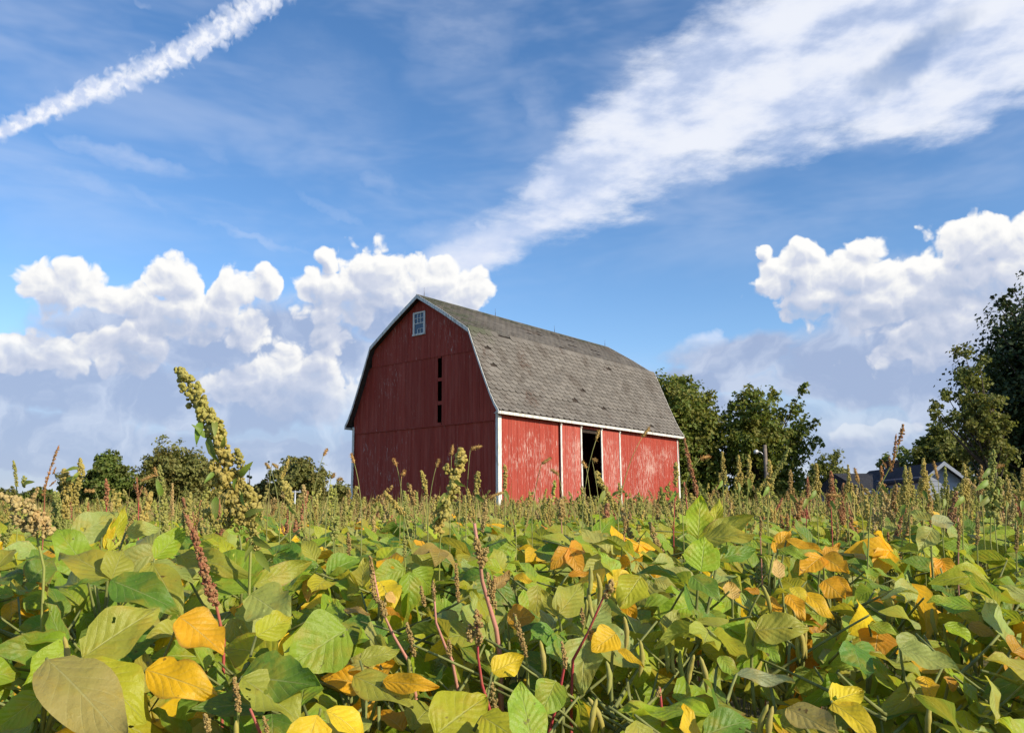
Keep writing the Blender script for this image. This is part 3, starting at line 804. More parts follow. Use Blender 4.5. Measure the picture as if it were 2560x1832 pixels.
make_tree('low dark bush between the left edge and the brownish tree', 55, 140, 1206, 108, F_deep, lumps=20, leaves=240, leaf=.42, seed=42, low=.0)
make_tree('low green bush filling the gap between the two left maples', 300, 372, 1188, 104, F_olive, lumps=18, leaves=240, leaf=.4, seed=43, low=.0)
make_tree('low olive bush behind the foot of the tall pigweed', 520, 622, 1176, 104, F_olive, lumps=24, leaves=260, leaf=.4, seed=44, low=.0)
make_tree('low olive bush left of the rounded olive tree', 610, 705, 1196, 101, F_olive, lumps=22, leaves=260, leaf=.4, seed=45, low=.0)
make_tree('low bush against the left edge of the barn', 795, 900, 1214, 106, F_olive, lumps=20, leaves=240, leaf=.4, seed=46, low=.0)
make_tree('low green bush below the light green small tree', 2030, 2180, 1180, 80, F_light, lumps=24, leaves=240, leaf=.32, seed=47, low=.0)
# distant woods along the horizon
rr = random.Random(77)
b = MB()
for i in range(16000):
    a = rr.uniform(-50, 50); d = rr.uniform(150, 210)
    hmax = 4.6 + 2.8 * mnoise.noise(Vector((a * 0.35, 2.0, 0)))
    p = Vector((math.sin(R(a)) * d, math.cos(R(a)) * d, rr.uniform(-0.2, 1) * hmax))
    nm = Vector((rr.gauss(0, 1), rr.gauss(-.6, .6), rr.gauss(.4, .6))).normalized()
    u = nm.cross(Vector((rr.gauss(0, 1), rr.gauss(0, 1), rr.gauss(0, 1)))).normalized(); v = nm.cross(u); l = rr.uniform(.8, 1.7)
    b.add([p - u * l, p + v * l * .7, p + u * l, p - v * l * .7], [(0, 1, 2, 3)])
w = kind(put('distant_woods', b.mesh('distant_woods', F_deep)), 'stuff')
tag(w, 'low line of distant woods along the horizon', 'woods')

# ------------------------------------------------------------------ houses, poles
M_siding = simple_mat('pale siding with painted shade', (0.25, 0.28, 0.34), 0.6, 0.05, 3.0)  # blue-grey shade of the pale gable is put into the siding colour
M_roofdark = simple_mat('dark asphalt roof', (0.030, 0.030, 0.036), 0.9, 0.3, 5.0)
M_brick = simple_mat('brown chimney brick', (0.06, 0.045, 0.04), 0.85, 0.3, 8.0)
M_pole = simple_mat('grey utility pole wood', (0.20, 0.165, 0.135), 0.9, 0.25, 4.0)
M_metal = simple_mat('pale galvanised metal', (0.55, 0.57, 0.58), 0.4, 0.1, 5.0, metal=0.4)
def house():
    D = 41.0
    apex, le, re = at(2349, 1155, D), at(2308, 1190, D), at(2408, 1194, D)
    cx = apex.x; hw = (re.x - le.x) / 2; ez = le.z
    h = thing('house', 'pale gabled house with shade-toned siding and low pitched roof seen over the weeds', 'house', T((cx, D, 0)))
    n = 15
    for i in range(n):          # lapped siding boards
        z0, z1 = apex.z * i / n, apex.z * (i + 1) / n
        def hw_at(z): return hw * 0.93 if z <= ez else max(0.02, hw * 0.93 * (apex.z - 0.12 - z) / (apex.z - 0.12 - ez))
        if z0 > apex.z - .3: break
        b = MB(); z1c = min(z1 + .02, apex.z - .14)
        b.add([(-hw_at(z0), -.03, z0), (hw_at(z0), -.03, z0), (hw_at(z1c), -.005, z1c), (-hw_at(z1c), -.005, z1c), (-hw_at(z0), .1, z0), (hw_at(z0), .1, z0), (hw_at(z1c), .1, z1c), (-hw_at(z1c), .1, z1c)],
              [(0, 1, 2, 3), (7, 6, 5, 4), (1, 0, 4, 5), (3, 2, 6, 7), (0, 3, 7, 4), (2, 1, 5, 6)])
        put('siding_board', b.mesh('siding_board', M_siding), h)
    for s in (-1, 1):
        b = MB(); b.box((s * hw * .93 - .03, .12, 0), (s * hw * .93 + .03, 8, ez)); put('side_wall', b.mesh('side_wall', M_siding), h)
        b = MB()
        b.add([(0, -.4, apex.z), (s * hw * 1.08, -.4, ez - .15), (s * hw * 1.08, 8.2, ez - .15), (0, 8.2, apex.z), (0, -.4, apex.z - .14), (s * hw * 1.08, -.4, ez - .29), (s * hw * 1.08, 8.2, ez - .29), (0, 8.2, apex.z - .14)],
              [(0, 1, 2, 3), (7, 6, 5, 4), (0, 4, 5, 1), (1, 5, 6, 2), (2, 6, 7, 3)])
        put('roof_slope', b.mesh('roof_slope', M_roofdark), h)
        b = MB(); b.add([(0, -.44, apex.z + .02), (s * hw * 1.08, -.44, ez - .13), (s * hw * 1.08, -.44, ez - .33), (0, -.44, apex.z - .18), (0, -.41, apex.z + .02), (s * hw * 1.08, -.41, ez - .13), (s * hw * 1.08, -.41, ez - .33), (0, -.41, apex.z - .18)], [(0, 1, 2, 3), (7, 6, 5, 4), (0, 4, 5, 1), (3, 2, 6, 7), (1, 5, 6, 2)])
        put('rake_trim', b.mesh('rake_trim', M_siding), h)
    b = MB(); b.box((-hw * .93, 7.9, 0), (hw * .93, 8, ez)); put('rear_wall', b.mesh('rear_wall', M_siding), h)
    # long dark-roofed house to its left
    D2 = 44.0
    l, r2, t = at(2160, 1220, D2), at(2312, 1220, D2), at(2200, 1174, D2)
    g = thing('house', 'long low house with a dark roof left of the pale gable', 'house', T((l.x, D2, 0)))
    Wd = r2.x - l.x
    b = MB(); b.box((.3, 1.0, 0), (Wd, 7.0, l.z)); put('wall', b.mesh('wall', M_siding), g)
    b = MB()
    b.add([(0, .3, l.z - .05), (Wd + .2, .3, l.z - .05), (Wd + .2, 4, t.z), (0, 4, t.z), (0, 7.7, l.z - .05), (Wd + .2, 7.7, l.z - .05), (0, .3, l.z - .22), (Wd + .2, .3, l.z - .22)],
          [(0, 1, 2, 3), (3, 2, 5, 4), (6, 7, 1, 0), (0, 3, 4), (1, 5, 2)])
    rf = put('roof', b.mesh('roof', M_roofdark), g)
    b = MB(); c = at(2314, 1145, D2); b.box((c.x - l.x - .22, 3.6, t.z - 1), (c.x - l.x + .22, 4.2, c.z)); b.box((c.x - l.x - .27, 3.55, c.z), (c.x - l.x + .27, 4.25, c.z + .1))
    put('chimney', b.mesh('chimney', M_brick), rf)
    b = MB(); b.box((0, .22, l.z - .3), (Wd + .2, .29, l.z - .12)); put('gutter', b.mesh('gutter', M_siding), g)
    for k in (0.25, 0.6):
        b = MB(); b.box((Wd * k, .95, 1.0), (Wd * k + 1.1, .99, 2.1)); put('window', b.mesh('window', M_glass), g)
house()
def street_lamp():
    D = 57.0
    top, arm = at(1911, 1112, D), at(1891, 1131, D)
    o = thing('street_lamp', 'wooden pole with a small lamp on an arm, in front of the open maple', 'street lamp', T((top.x, D, 0)))
    b = MB(); b.tube([(0, 0, -.2), (0, 0, top.z * .5), (0.02, 0, top.z)], [.17, .15, .12], 8); put('pole', b.mesh('pole', M_pole), o)
    dx = arm.x - top.x
    b = MB(); b.tube(bezier(Vector((-.1, 0, arm.z - .25)), Vector((dx * .4, 0, arm.z + .1)), Vector((dx * .75, 0, arm.z + .03)), 5), .03, 6); put('arm', b.mesh('arm', M_metal), o)
    b = MB(); b.tube([(dx * .7, 0, arm.z + .06), (dx * .95, 0, arm.z + .09), (dx * 1.15, 0, arm.z + .02), (dx * 1.3, 0, arm.z - .05)], [.05, .14, .17, .05], 8); put('lamp_head', b.mesh('lamp_head', M_metal), o)
street_lamp()
def cross_pole(px, py, dist, label, w):
    p = at(px, py, dist)
    o = thing('utility_pole', label, 'pole', T((p.x, dist, 0)))
    b = MB(); b.tube([(0, 0, -.2), (0, 0, p.z + .12)], [.11, .08], 7); put('post', b.mesh('post', M_metal), o)
    b = MB(); b.box((-w, -.05, p.z - .06), (w, .05, p.z + .05)); put('crossarm', b.mesh('crossarm', M_metal), o)
    for s in (-.8, 0.8):
        b = MB(); b.tube([(s * w, 0, p.z + .05), (s * w, 0, p.z + .2)], [.05, .03], 6); put('insulator', b.mesh('insulator', M_metal), o)
cross_pole(738, 1229, 80, 'pale T-shaped post with a crossarm left of the barn', .55)
# ------------------------------------------------------------------ soybean leaves
def leaf_mat(name, attr):
    m, N = mat(name)
    uv = N.n('ShaderNodeUVMap').outputs[0]
    u, v, _ = N.sep(uv)
    oi = N.n('ShaderNodeObjectInfo')
    tint = N.n('ShaderNodeAttribute', attribute_name='tint').outputs['Color'] if attr else oi.outputs['Color']
    g = N.n('ShaderNodeNewGeometry')
    au = N.m('ABSOLUTE', N.m('MULTIPLY_ADD', u, 2.0, -1.0))
    mid = N.step(au, 0.05, 0.0, 0.0, 1.0)
    ph = N.m('FRACT', N.m('ADD', N.m('MULTIPLY', v, 7.0), N.m('ADD', N.m('MULTIPLY', N.m('POWER', au, 0.8), -2.3), N.m('MULTIPLY', N.m('GREATER_THAN', u, 0.5), 0.45))))
    lat = N.m('MULTIPLY', N.step(N.m('ABSOLUTE', N.m('SUBTRACT', ph, 0.5)), 0.10, 0.0), N.step(au, 1.0, 0.6, 0.3, 1.0))
    n1v = N.noise(g.outputs['Position'], 19.0, 3.0, 0.6)
    vein = N.m('MAXIMUM', mid, N.m('MULTIPLY', lat, N.step(n1v, 0.35, 0.65, 0.08, 0.42)))
    pos = g.outputs['Position']
    rp = N.vm('ADD', pos, N.xyz(N.m('MULTIPLY', oi.outputs['Random'], 31.0), 0.0, 0.0))
    n1 = N.noise(rp, 26.0, 5.0, 0.62)
    n2 = N.noise(rp, 75.0, 2.0, 0.5)
    lum = N.n('ShaderNodeRGBToBW', {0: tint}).outputs[0]
    # yellowing between the veins, browned rim and rusty spots: real colour of an ageing leaf
    yel = N.mix(0.6, tint, c4(0.46, 0.33, 0.03))
    big = N.noise(rp, 9.0, 3.0, 0.6)
    cc = N.mix(N.step(n1, 0.46, 0.66, 0.0, 0.75), tint, yel)
    cc = N.mix(N.step(big, 0.48, 0.64, 0.0, 0.45), cc, N.mix(0.5, tint, c4(0.30, 0.33, 0.035)))
    cc = N.mix(N.m('MULTIPLY', vein, 0.55), cc, N.mix(0.65, tint, c4(0.60, 0.62, 0.30)))
    hue = N.step(oi.outputs['Random'], 0.0, 1.0, 0.0, 1.0, False)
    rim = N.m('MULTIPLY', N.step(N.m('ADD', au, N.m('MULTIPLY', n1, 0.35)), 1.02, 1.22), N.step(hue, 0.55, 0.85))
    cc = N.mix(N.m('MULTIPLY', rim, 0.7), cc, c4(0.26, 0.14, 0.04))
    spot = N.m('MULTIPLY', N.step(n2, 0.70, 0.76), N.step(N.m('FRACT', N.m('MULTIPLY', hue, 7.3)), 0.35, 0.75))
    cc = N.mix(N.m('MULTIPLY', spot, 0.8), cc, c4(0.10, 0.045, 0.015))
    # pale underside
    cc = N.mix(N.m('MULTIPLY', g.outputs['Backfacing'], 0.45), cc, N.mix(0.5, cc, c4(0.26, 0.31, 0.14)))
    quilt = N.m('MULTIPLY', N.m('COSINE', N.m('MULTIPLY', ph, 6.2832)), N.m('MULTIPLY', N.step(au, 1.0, 0.5), 0.075))
    h = N.m('ADD', N.m('ADD', quilt, N.m('MULTIPLY', vein, -0.22)), N.m('ADD', N.m('MULTIPLY', n1, 1.6), N.m('MULTIPLY', big, 2.0)))
    b_ = N.n('ShaderNodeBump', {'Strength': 0.6, 'Distance': 0.006, 'Height': h})
    p = N.n('ShaderNodeBsdfPrincipled', {'Base Color': cc, 'Roughness': 0.48, 'Specular IOR Level': 0.38, 'Normal': b_.outputs[0]})
    tr = N.n('ShaderNodeBsdfTranslucent', {0: N.mix(1.0, cc, c4(1.45, 1.25, 0.6), 'MULTIPLY'), 'Normal': b_.outputs[0]})
    mx = N.n('ShaderNodeMixShader', {0: 0.46}); N.link(p.outputs[0], mx.inputs[1]); N.link(tr.outputs[0], mx.inputs[2])
    # insect holes in some leaves
    hn = N.noise(rp, 48.0, 2.0, 0.5)
    hole = N.m('MULTIPLY', N.m('GREATER_THAN', hn, 0.715), N.m('GREATER_THAN', N.m('FRACT', N.m('MULTIPLY', oi.outputs['Random'], 13.7)), 0.45))
    hx = N.n('ShaderNodeMixShader', {0: hole}); N.link(mx.outputs[0], hx.inputs[1]); N.link(N.n('ShaderNodeBsdfTransparent').outputs[0], hx.inputs[2])
    finish(N, hx.outputs[0])
    return m
M_leaf = leaf_mat('soybean leaf', False)
M_leaf_field = leaf_mat('soybean leaf of the far field', True)
M_stem = simple_mat('green-tan soybean stem', (0.17, 0.19, 0.055), 0.7, 0.3, 30.0)
def pod_mat():
    m, N = mat('hairy soybean pod')
    oi = N.n('ShaderNodeObjectInfo'); g = N.n('ShaderNodeNewGeometry')
    n = N.noise(g.outputs['Position'], 60.0, 3.0, 0.6)
    cc = N.mix(oi.outputs['Random'], c4(0.22, 0.26, 0.045), c4(0.34, 0.28, 0.06))
    finish(N, principled(N, N.mix(N.step(n, .4, .7, 0, .4), cc, c4(.38, .30, .13)), 0.75, n, 0.3, 0.002))
    return m
M_pod = pod_mat()
COL = dict(green=(.260, .385, .034), dark=(.135, .255, .032), olive=(.370, .380, .054), yg=(.44, .465, .028), pale=(.37, .430, .115), yellow=(.86, .52, .016), lemon=(.82, .62, .03),
           gold=(.76, .40, .018), orange=(.66, .29, .02), tan=(.50, .32, .10), peach=(.72, .45, .16), brownish=(.37, .31, .10), bright=(.33, .46, .026), grey=(.36, .41, .22))
def jit(c, a=0.16):
    k = 1 + U(-a, a)
    return (c[0] * k * (1 + U(-a, a) * .8), c[1] * k, c[2] * k)

def leaflet_geo(wr=0.62, droop=0.25, fold=0.18, wave=0.05, nu=5, nv=7, seed=0, curl=0.0, nick=0.0, twist=0.0):
    """ovate leaflet of length 1 along +Y, facing +Z"""
    rr = random.Random(seed)
    ph, ph2 = rr.uniform(0, 6.28), rr.uniform(0, 6.28)
    vs, uv, fs = [], [], []
    for j in range(nv):
        v = j / (nv - 1)
        w = wr * 0.5 * (v ** .56 * (1 - v) ** .92 / .376) if 0 < v < 1 else 0.012
        for i in range(nu):
            u = i / (nu - 1) * 2 - 1
            ww = w * (1 + wave * math.sin(v * 11 + ph + (2 if u > 0 else 0)))
            if nick and abs(u) > .9 and rr.random() < nick: ww *= rr.uniform(.78, .92)
            x = u * ww
            tw_ = twist * v
            z = fold * abs(x) - droop * v * v + wave * 0.9 * math.sin(v * 9 + ph2) * abs(u) * (0.3 + v) - curl * x * x * 3 + x * math.tan(tw_)
            vs.append((x, v, z)); uv.append((i / (nu - 1), v))
    for j in range(nv - 1):
        for i in range(nu - 1):
            a = j * nu + i
            fs.append((a, a + 1, a + nu + 1, a + nu))
    return vs, fs, uv
LEAFLETS = []
for k in range(12):
    b = MB(); v, f, uv = leaflet_geo(0.62 + .05 * math.sin(k * 2.1), [0.08, .25, .45, .7][k % 4], [.1, .32, .18, .46][(k * 3) % 4], .07 + .03 * (k % 3), seed=k, nick=(0.05 if k % 3 == 0 else 0.0), twist=U(-.5, .5), nv=8)
    b.add(v, f, 0, True, uv); LEAFLETS.append(b.mesh('leaflet', M_leaf, use_uv=True))
# petioles: curved stalks of six lengths along +Y
PETIOLES = []
for k in range(8):
    L = 0.11 + 0.022 * k
    b = MB(); b.tube(bezier(Vector((0, 0, 0)), Vector((0, L * .55, U(-.15, .2) * L)), Vector((0, L, U(-.06, .06) * L)), 5), [.0032, .0027, .0024, .0021, .0019, .0017], 5)
    PETIOLES.append((L, b.mesh('leaf_stalk', M_stem), Vector(b.v[-1])))
STEMS = []
for k in range(4):
    b = MB(); p = [Vector((0, 0, 0))]
    for q in range(1, 8): p.append(Vector((U(-.012, .012) * q * .5, U(-.012, .012) * q * .5, q / 7)))
    b.tube(p, [.006, .0055, .005, .0045, .004, .0035, .003, .0022], 6); STEMS.append((p, b.mesh('stem', M_stem)))
def pod_mesh(seed):
    rr = random.Random(seed); L = rr.uniform(.040, .052)
    b = MB(); pts, rad = [], []
    for i in range(10):
        t = i / 9; pts.append(Vector((0.004 * math.sin(t * 3), 0.004 * math.sin(t * 2.3), -t * L)))
        rad.append(.0009 + .0030 * (math.sin(math.pi * min(1, t * 1.05)) ** .5) * (1 + .16 * math.sin(t * 19)))
    rad[-1] = .0008
    b.tube(pts, rad, 7); return b.mesh('pod', M_pod)
PODS = [pod_mesh(k) for k in range(3)]

def canopy(d, x=0.0):
    """height of the leaf tops D metres ahead"""
    pts = [(0.6, .74), (0.9, .82), (1.4, .905), (2.0, .965), (3.0, .985), (5, 1.0), (12, 1.0), (60, 1.0)]
    h = pts[-1][1]
    for (a, ha), (c, hc) in zip(pts, pts[1:]):
        if d <= c:
            h = ha + (hc - ha) * max(0, (d - a)) / (c - a); break
    return h + 0.035 * mnoise.noise(Vector((x * 1.7, d * 1.7, 4.0)))
def leaf_colour(yellow=0.10):
    r = rnd.random()
    if r < yellow * .40: return jit(COL['yellow'])
    if r < yellow * .65: return jit(COL['lemon'])
    if r < yellow * .85: return jit(COL['gold'])
    if r < yellow: return jit(COL['orange' if rnd.random() < .5 else 'tan'])
    r = rnd.random()
    for p, k in ((.30, 'green'), (.47, 'dark'), (.60, 'olive'), (.70, 'yg'), (.90, 'pale'), (1, 'bright')):
        if r < p: return jit(COL[k])
RELABEL = []
HEROES = []          # (px, py, radius px, depth) of leaves that stay uncovered
def hidden_by_rule(p, r=1.0):
    x, y, d = px_of(p)
    for hx, hy, hr, hd in HEROES:
        if d < hd + 0.04 and (x - hx) ** 2 + (y - hy) ** 2 < (hr * r) ** 2: return True
    return False
SUNH = Vector((SUN_DIR.x, SUN_DIR.y, 0)).normalized()
def leaf_normal():
    n = Vector((0, 0, .55)) + SUN_DIR * .75 + Vector((0, -.25, 0)) + Vector((rnd.gauss(0, .55), rnd.gauss(0, .55), rnd.gauss(0, .30)))
    return n.normalized()

# ------------------------------------------------------------------ soybean plants that show special leaves
# leaflets: base x, y, tip x, y (photograph), metres ahead at base and tip, width ratio, colour, twist
HERO_PLANTS = [
 ('soybean plant with a glowing orange-yellow leaf hanging in the lower left', [(449, 1541, 561, 1618, 1.22, 1.20, .80, 'gold', 0)], (350, 1650)),
 ('soybean plant with a yellow leaf marked by black spots in the lower left', [(365, 1673, 532, 1722, 1.10, 1.08, .56, 'yellow', 10)], (335, 1705)),
 ('soybean plant with very large dull brown-olive leaves in the bottom left corner', [(206, 1643, 396, 1510, 1.05, 1.10, .66, 'olive', 0), (117, 1645, 318, 1830, .98, .92, .50, 'brownish', 0), (205, 1650, 372, 1790, 1.02, 1.0, .60, 'yg', -10), (108, 1735, -25, 1830, 1.0, .98, .6, 'green', 0)], (118, 1700)),
 ('soybean plant with broad dark and bright green leaves left of centre at the bottom', [(606, 1690, 797, 1708, 1.06, 1.03, .62, 'dark', 12), (868, 1572, 720, 1660, 1.12, 1.06, .85, 'green', 0), (606, 1695, 760, 1790, 1.04, 1.02, .62, 'olive', -5), (640, 1590, 735, 1535, 1.2, 1.25, .6, 'yg', 0)], (600, 1760)),
 ('soybean plant whose olive three-part leaf spreads open above the big brown leaf', [(278, 1448, 152, 1352, 1.35, 1.4, .5, 'olive', 15), (278, 1448, 312, 1364, 1.35, 1.4, .7, 'olive', 0), (278, 1450, 440, 1510, 1.33, 1.3, .5, 'dark', 0), (272, 1450, 170, 1460, 1.34, 1.32, .3, 'dark', 30)], (300, 1540)),
 ('soybean plant with upright narrow yellow-green leaves left of the tall pigweed', [(272, 1378, 318, 1262, 1.5, 1.52, .30, 'yg', 20), (262, 1372, 287, 1296, 1.5, 1.5, .28, 'lemon', 0), (182, 1345, 300, 1272, 1.5, 1.56, .62, 'pale', 0), (215, 1420, 140, 1312, 1.48, 1.5, .6, 'green', 0), (315, 1330, 398, 1312, 1.6, 1.62, .6, 'pale', 0)], (262, 1480)),
 ('soybean plant with a light green upright leaf beside the red pigweed spike', [(386, 1396, 464, 1317, 1.45, 1.5, .55, 'bright', 0), (380, 1408, 342, 1452, 1.45, 1.42, .4, 'olive', 0), (382, 1410, 452, 1518, 1.42, 1.36, .45, 'olive', 0), (382, 1405, 480, 1440, 1.45, 1.42, .4, 'pale', 0)], (372, 1500)),
 ('soybean plant with a long arched olive leaf edged orange behind the red spike', [(440, 1388, 622, 1416, 1.55, 1.5, .30, 'olive', 0), (622, 1482, 530, 1380, 1.5, 1.56, .85, 'green', 0), (628, 1486, 722, 1545, 1.48, 1.42, .80, 'pale', 0), (632, 1462, 782, 1402, 1.52, 1.58, .36, 'olive', 25)], (600, 1560)),
 ('soybean plant with two upright bright green leaves below the tall pigweed', [(598, 1336, 558, 1272, 1.7, 1.72, .62, 'green', 0), (602, 1336, 652, 1276, 1.7, 1.72, .62, 'green', 0)], (606, 1420)),
 ('soybean plant with tall upright green leaves standing up right of the barn', [(1745, 1346, 1752, 1236, 1.42, 1.44, .62, 'bright', 0), (1782, 1340, 1800, 1238, 1.46, 1.48, .36, 'yg', 0), (1757, 1346, 1884, 1288, 1.42, 1.4, .42, 'olive', 20), (1752, 1350, 1880, 1320, 1.4, 1.36, .5, 'olive', 0)], (1740, 1440)),
 ('soybean plant with a bright round green leaf below the tall upright leaves', [(1752, 1428, 1764, 1336, 1.36, 1.38, .95, 'bright', 0), (1792, 1400, 1892, 1362, 1.38, 1.4, .46, 'dark', 0), (1730, 1440, 1800, 1490, 1.34, 1.3, .75, 'dark', 0)], (1738, 1500)),
 ('soybean plant with a golden upright leaf right of the barn', [(1936, 1382, 1976, 1318, 1.7, 1.72, .50, 'gold', 0), (1966, 1350, 2062, 1376, 1.7, 1.66, .32, 'gold', 0), (1945, 1372, 2020, 1386, 1.66, 1.62, .45, 'green', 0)], (1932, 1480)),
 ('soybean plant with a pale yellow leaf and a small orange leaf right of centre', [(1832, 1498, 1824, 1452, 1.5, 1.52, .95, 'peach', 0), (1900, 1482, 1862, 1470, 1.5, 1.5, .55, 'orange', 0)], (1850, 1560)),
 ('soybean plant with a lemon-coloured upright leaf in the middle of the right side', [(1948, 1446, 1944, 1392, 1.62, 1.64, .62, 'peach', 0)], (1940, 1520)),
 ('soybean plant with dull gold spreading leaves on the right', [(2055, 1390, 2122, 1426, 1.75, 1.7, .75, 'gold', 0), (2055, 1390, 2003, 1426, 1.75, 1.7, .58, 'gold', 0), (2060, 1388, 2100, 1358, 1.78, 1.82, .4, 'orange', 0)], (2050, 1480)),
 ('soybean plant with a fan of yellow leaves at centre right', [(1982, 1466, 2014, 1502, 1.55, 1.52, .85, 'lemon', 0), (2010, 1480, 2086, 1538, 1.55, 1.5, .48, 'yellow', 0), (1970, 1484, 2014, 1545, 1.52, 1.48, .55, 'gold', 0), (1925, 1490, 1950, 1545, 1.56, 1.52, .5, 'gold', 0)], (2000, 1590)),
 ('soybean plant with a broad gold leaf behind the yellow fan', [(2058, 1450, 2114, 1496, 1.66, 1.62, .85, 'gold', 0), (2080, 1440, 2130, 1470, 1.7, 1.66, .4, 'gold', 0)], (2120, 1560)),
 ('soybean plant with one deep orange square-ended leaf on the right', [(2196, 1572, 2188, 1634, 1.4, 1.36, 1.05, 'orange', 0), (2172, 1562, 2246, 1576, 1.38, 1.36, .55, 'green', 0)], (2160, 1640)),
 ('soybean plant with long yellow leaves at the bottom right', [(2078, 1752, 2158, 1722, 1.1, 1.12, .72, 'lemon', 0), (2080, 1756, 2202, 1836, 1.1, 1.04, .52, 'lemon', 0), (1968, 1770, 2098, 1832, 1.06, 1.0, .62, 'brownish', 0)], (2060, 1810)),
 ('soybean plant with a large olive leaf tipped yellow, right of centre', [(1888, 1576, 2020, 1556, 1.3, 1.28, .68, 'olive', 0), (1900, 1600, 1950, 1650, 1.3, 1.26, .6, 'green', 0)], (1880, 1660)),
 ('soybean plant with a round orange-yellow leaf just right of the pink stem', [(1268, 1552, 1336, 1534, 1.4, 1.4, 1.0, 'orange', 0)], (1265, 1620)),
 ('soybean plant with small yellow and orange leaves below the barn doors', [(1284, 1440, 1331, 1449, 1.6, 1.58, .5, 'yellow', 0), (1420, 1436, 1478, 1428, 1.6, 1.6, .34, 'orange', 0), (1240, 1470, 1275, 1425, 1.6, 1.62, .5, 'tan', 0)], (1330, 1530)),
 ('soybean plant with a folded bright yellow leaf at bottom centre right', [(1540, 1582, 1482, 1622, 1.25, 1.22, .85, 'yellow', 0), (1545, 1622, 1610, 1656, 1.25, 1.22, .36, 'yellow', 0)], (1530, 1700)),
 ('soybean plant with a curled orange leaf lying on an olive one at the bottom', [(958, 1702, 1094, 1714, 1.12, 1.1, .36, 'gold', 20), (885, 1690, 1030, 1745, 1.14, 1.1, .55, 'olive', 0), (900, 1650, 1000, 1620, 1.2, 1.22, .5, 'olive', 0)], (900, 1770)),
 ('soybean plant with a big yellow-green leaf at the very bottom, left of the red stems', [(1088, 1836, 1222, 1726, 1.05, 1.1, .85, 'yg', 0), (1205, 1790, 1316, 1852, 1.05, 1.0, .62, 'yg', 0), (1230, 1680, 1310, 1640, 1.2, 1.22, .7, 'lemon', 0), (1390, 1700, 1350, 1790, 1.1, 1.06, .7, 'green', 0)], (1140, 1840)),
 ('soybean plant with a bright yellow cluster of leaves left of the pink stem', [(948, 1452, 986, 1512, 1.5, 1.46, .85, 'lemon', 0), (966, 1482, 990, 1505, 1.46, 1.46, .9, 'peach', 0), (860, 1522, 925, 1530, 1.46, 1.44, .35, 'tan', 0), (960, 1520, 1000, 1535, 1.46, 1.44, .4, 'orange', 0)], (950, 1600)),
 ('soybean plant with olive and yellow-green rounded leaves below the barn doors', [(1395, 1538, 1462, 1448, 1.35, 1.4, .62, 'olive', 0), (1602, 1440, 1552, 1512, 1.4, 1.36, .80, 'yg', 0), (1392, 1540, 1352, 1470, 1.35, 1.38, .4, 'olive', 0)], (1400, 1640)),
 ('soybean plant with a pale grey-green leaf seen edge on at the bottom right', [(1842, 1684, 1988, 1700, 1.12, 1.1, .30, 'grey', 0), (1762, 1836, 1885, 1786, 1.0, 1.02, .62, 'dark', 0), (1800, 1640, 1850, 1700, 1.15, 1.12, .6, 'green', 0)], (1800, 1790)),
 ('soybean plant with a pale ribbed leaf showing above the others on the right', [(2330, 1310, 2388, 1295, 1.9, 1.92, .6, 'grey', 0), (2328, 1300, 2270, 1275, 1.9, 1.94, .6, 'pale', 0), (2332, 1320, 2300, 1370, 1.88, 1.84, .6, 'pale', 0)], (2332, 1420)),
 ('soybean plant with gold leaves behind the right hand weeds', [(2350, 1395, 2380, 1440, 2.0, 1.96, .8, 'gold', 0), (2350, 1400, 2330, 1440, 2.0, 1.96, .5, 'gold', 0), (2356, 1464, 2370, 1440, 2.0, 2.0, .6, 'lemon', 0)], (2345, 1500)),
 ('soybean plant with a dry tan leaf at the right edge', [(2420, 1560, 2490, 1590, 1.45, 1.42, .6, 'tan', 0), (2360, 1560, 2450, 1600, 1.42, 1.4, .55, 'bright', 0)], (2400, 1640)),
 ('soybean plant with orange and yellow leaves low at the right edge', [(2310, 1690, 2330, 1745, 1.2, 1.16, .6, 'yellow', 0), (2375, 1690, 2385, 1720, 1.2, 1.18, .8, 'orange', 0), (2250, 1620, 2400, 1670, 1.2, 1.16, .6, 'pale', 0)], (2320, 1780)),
]
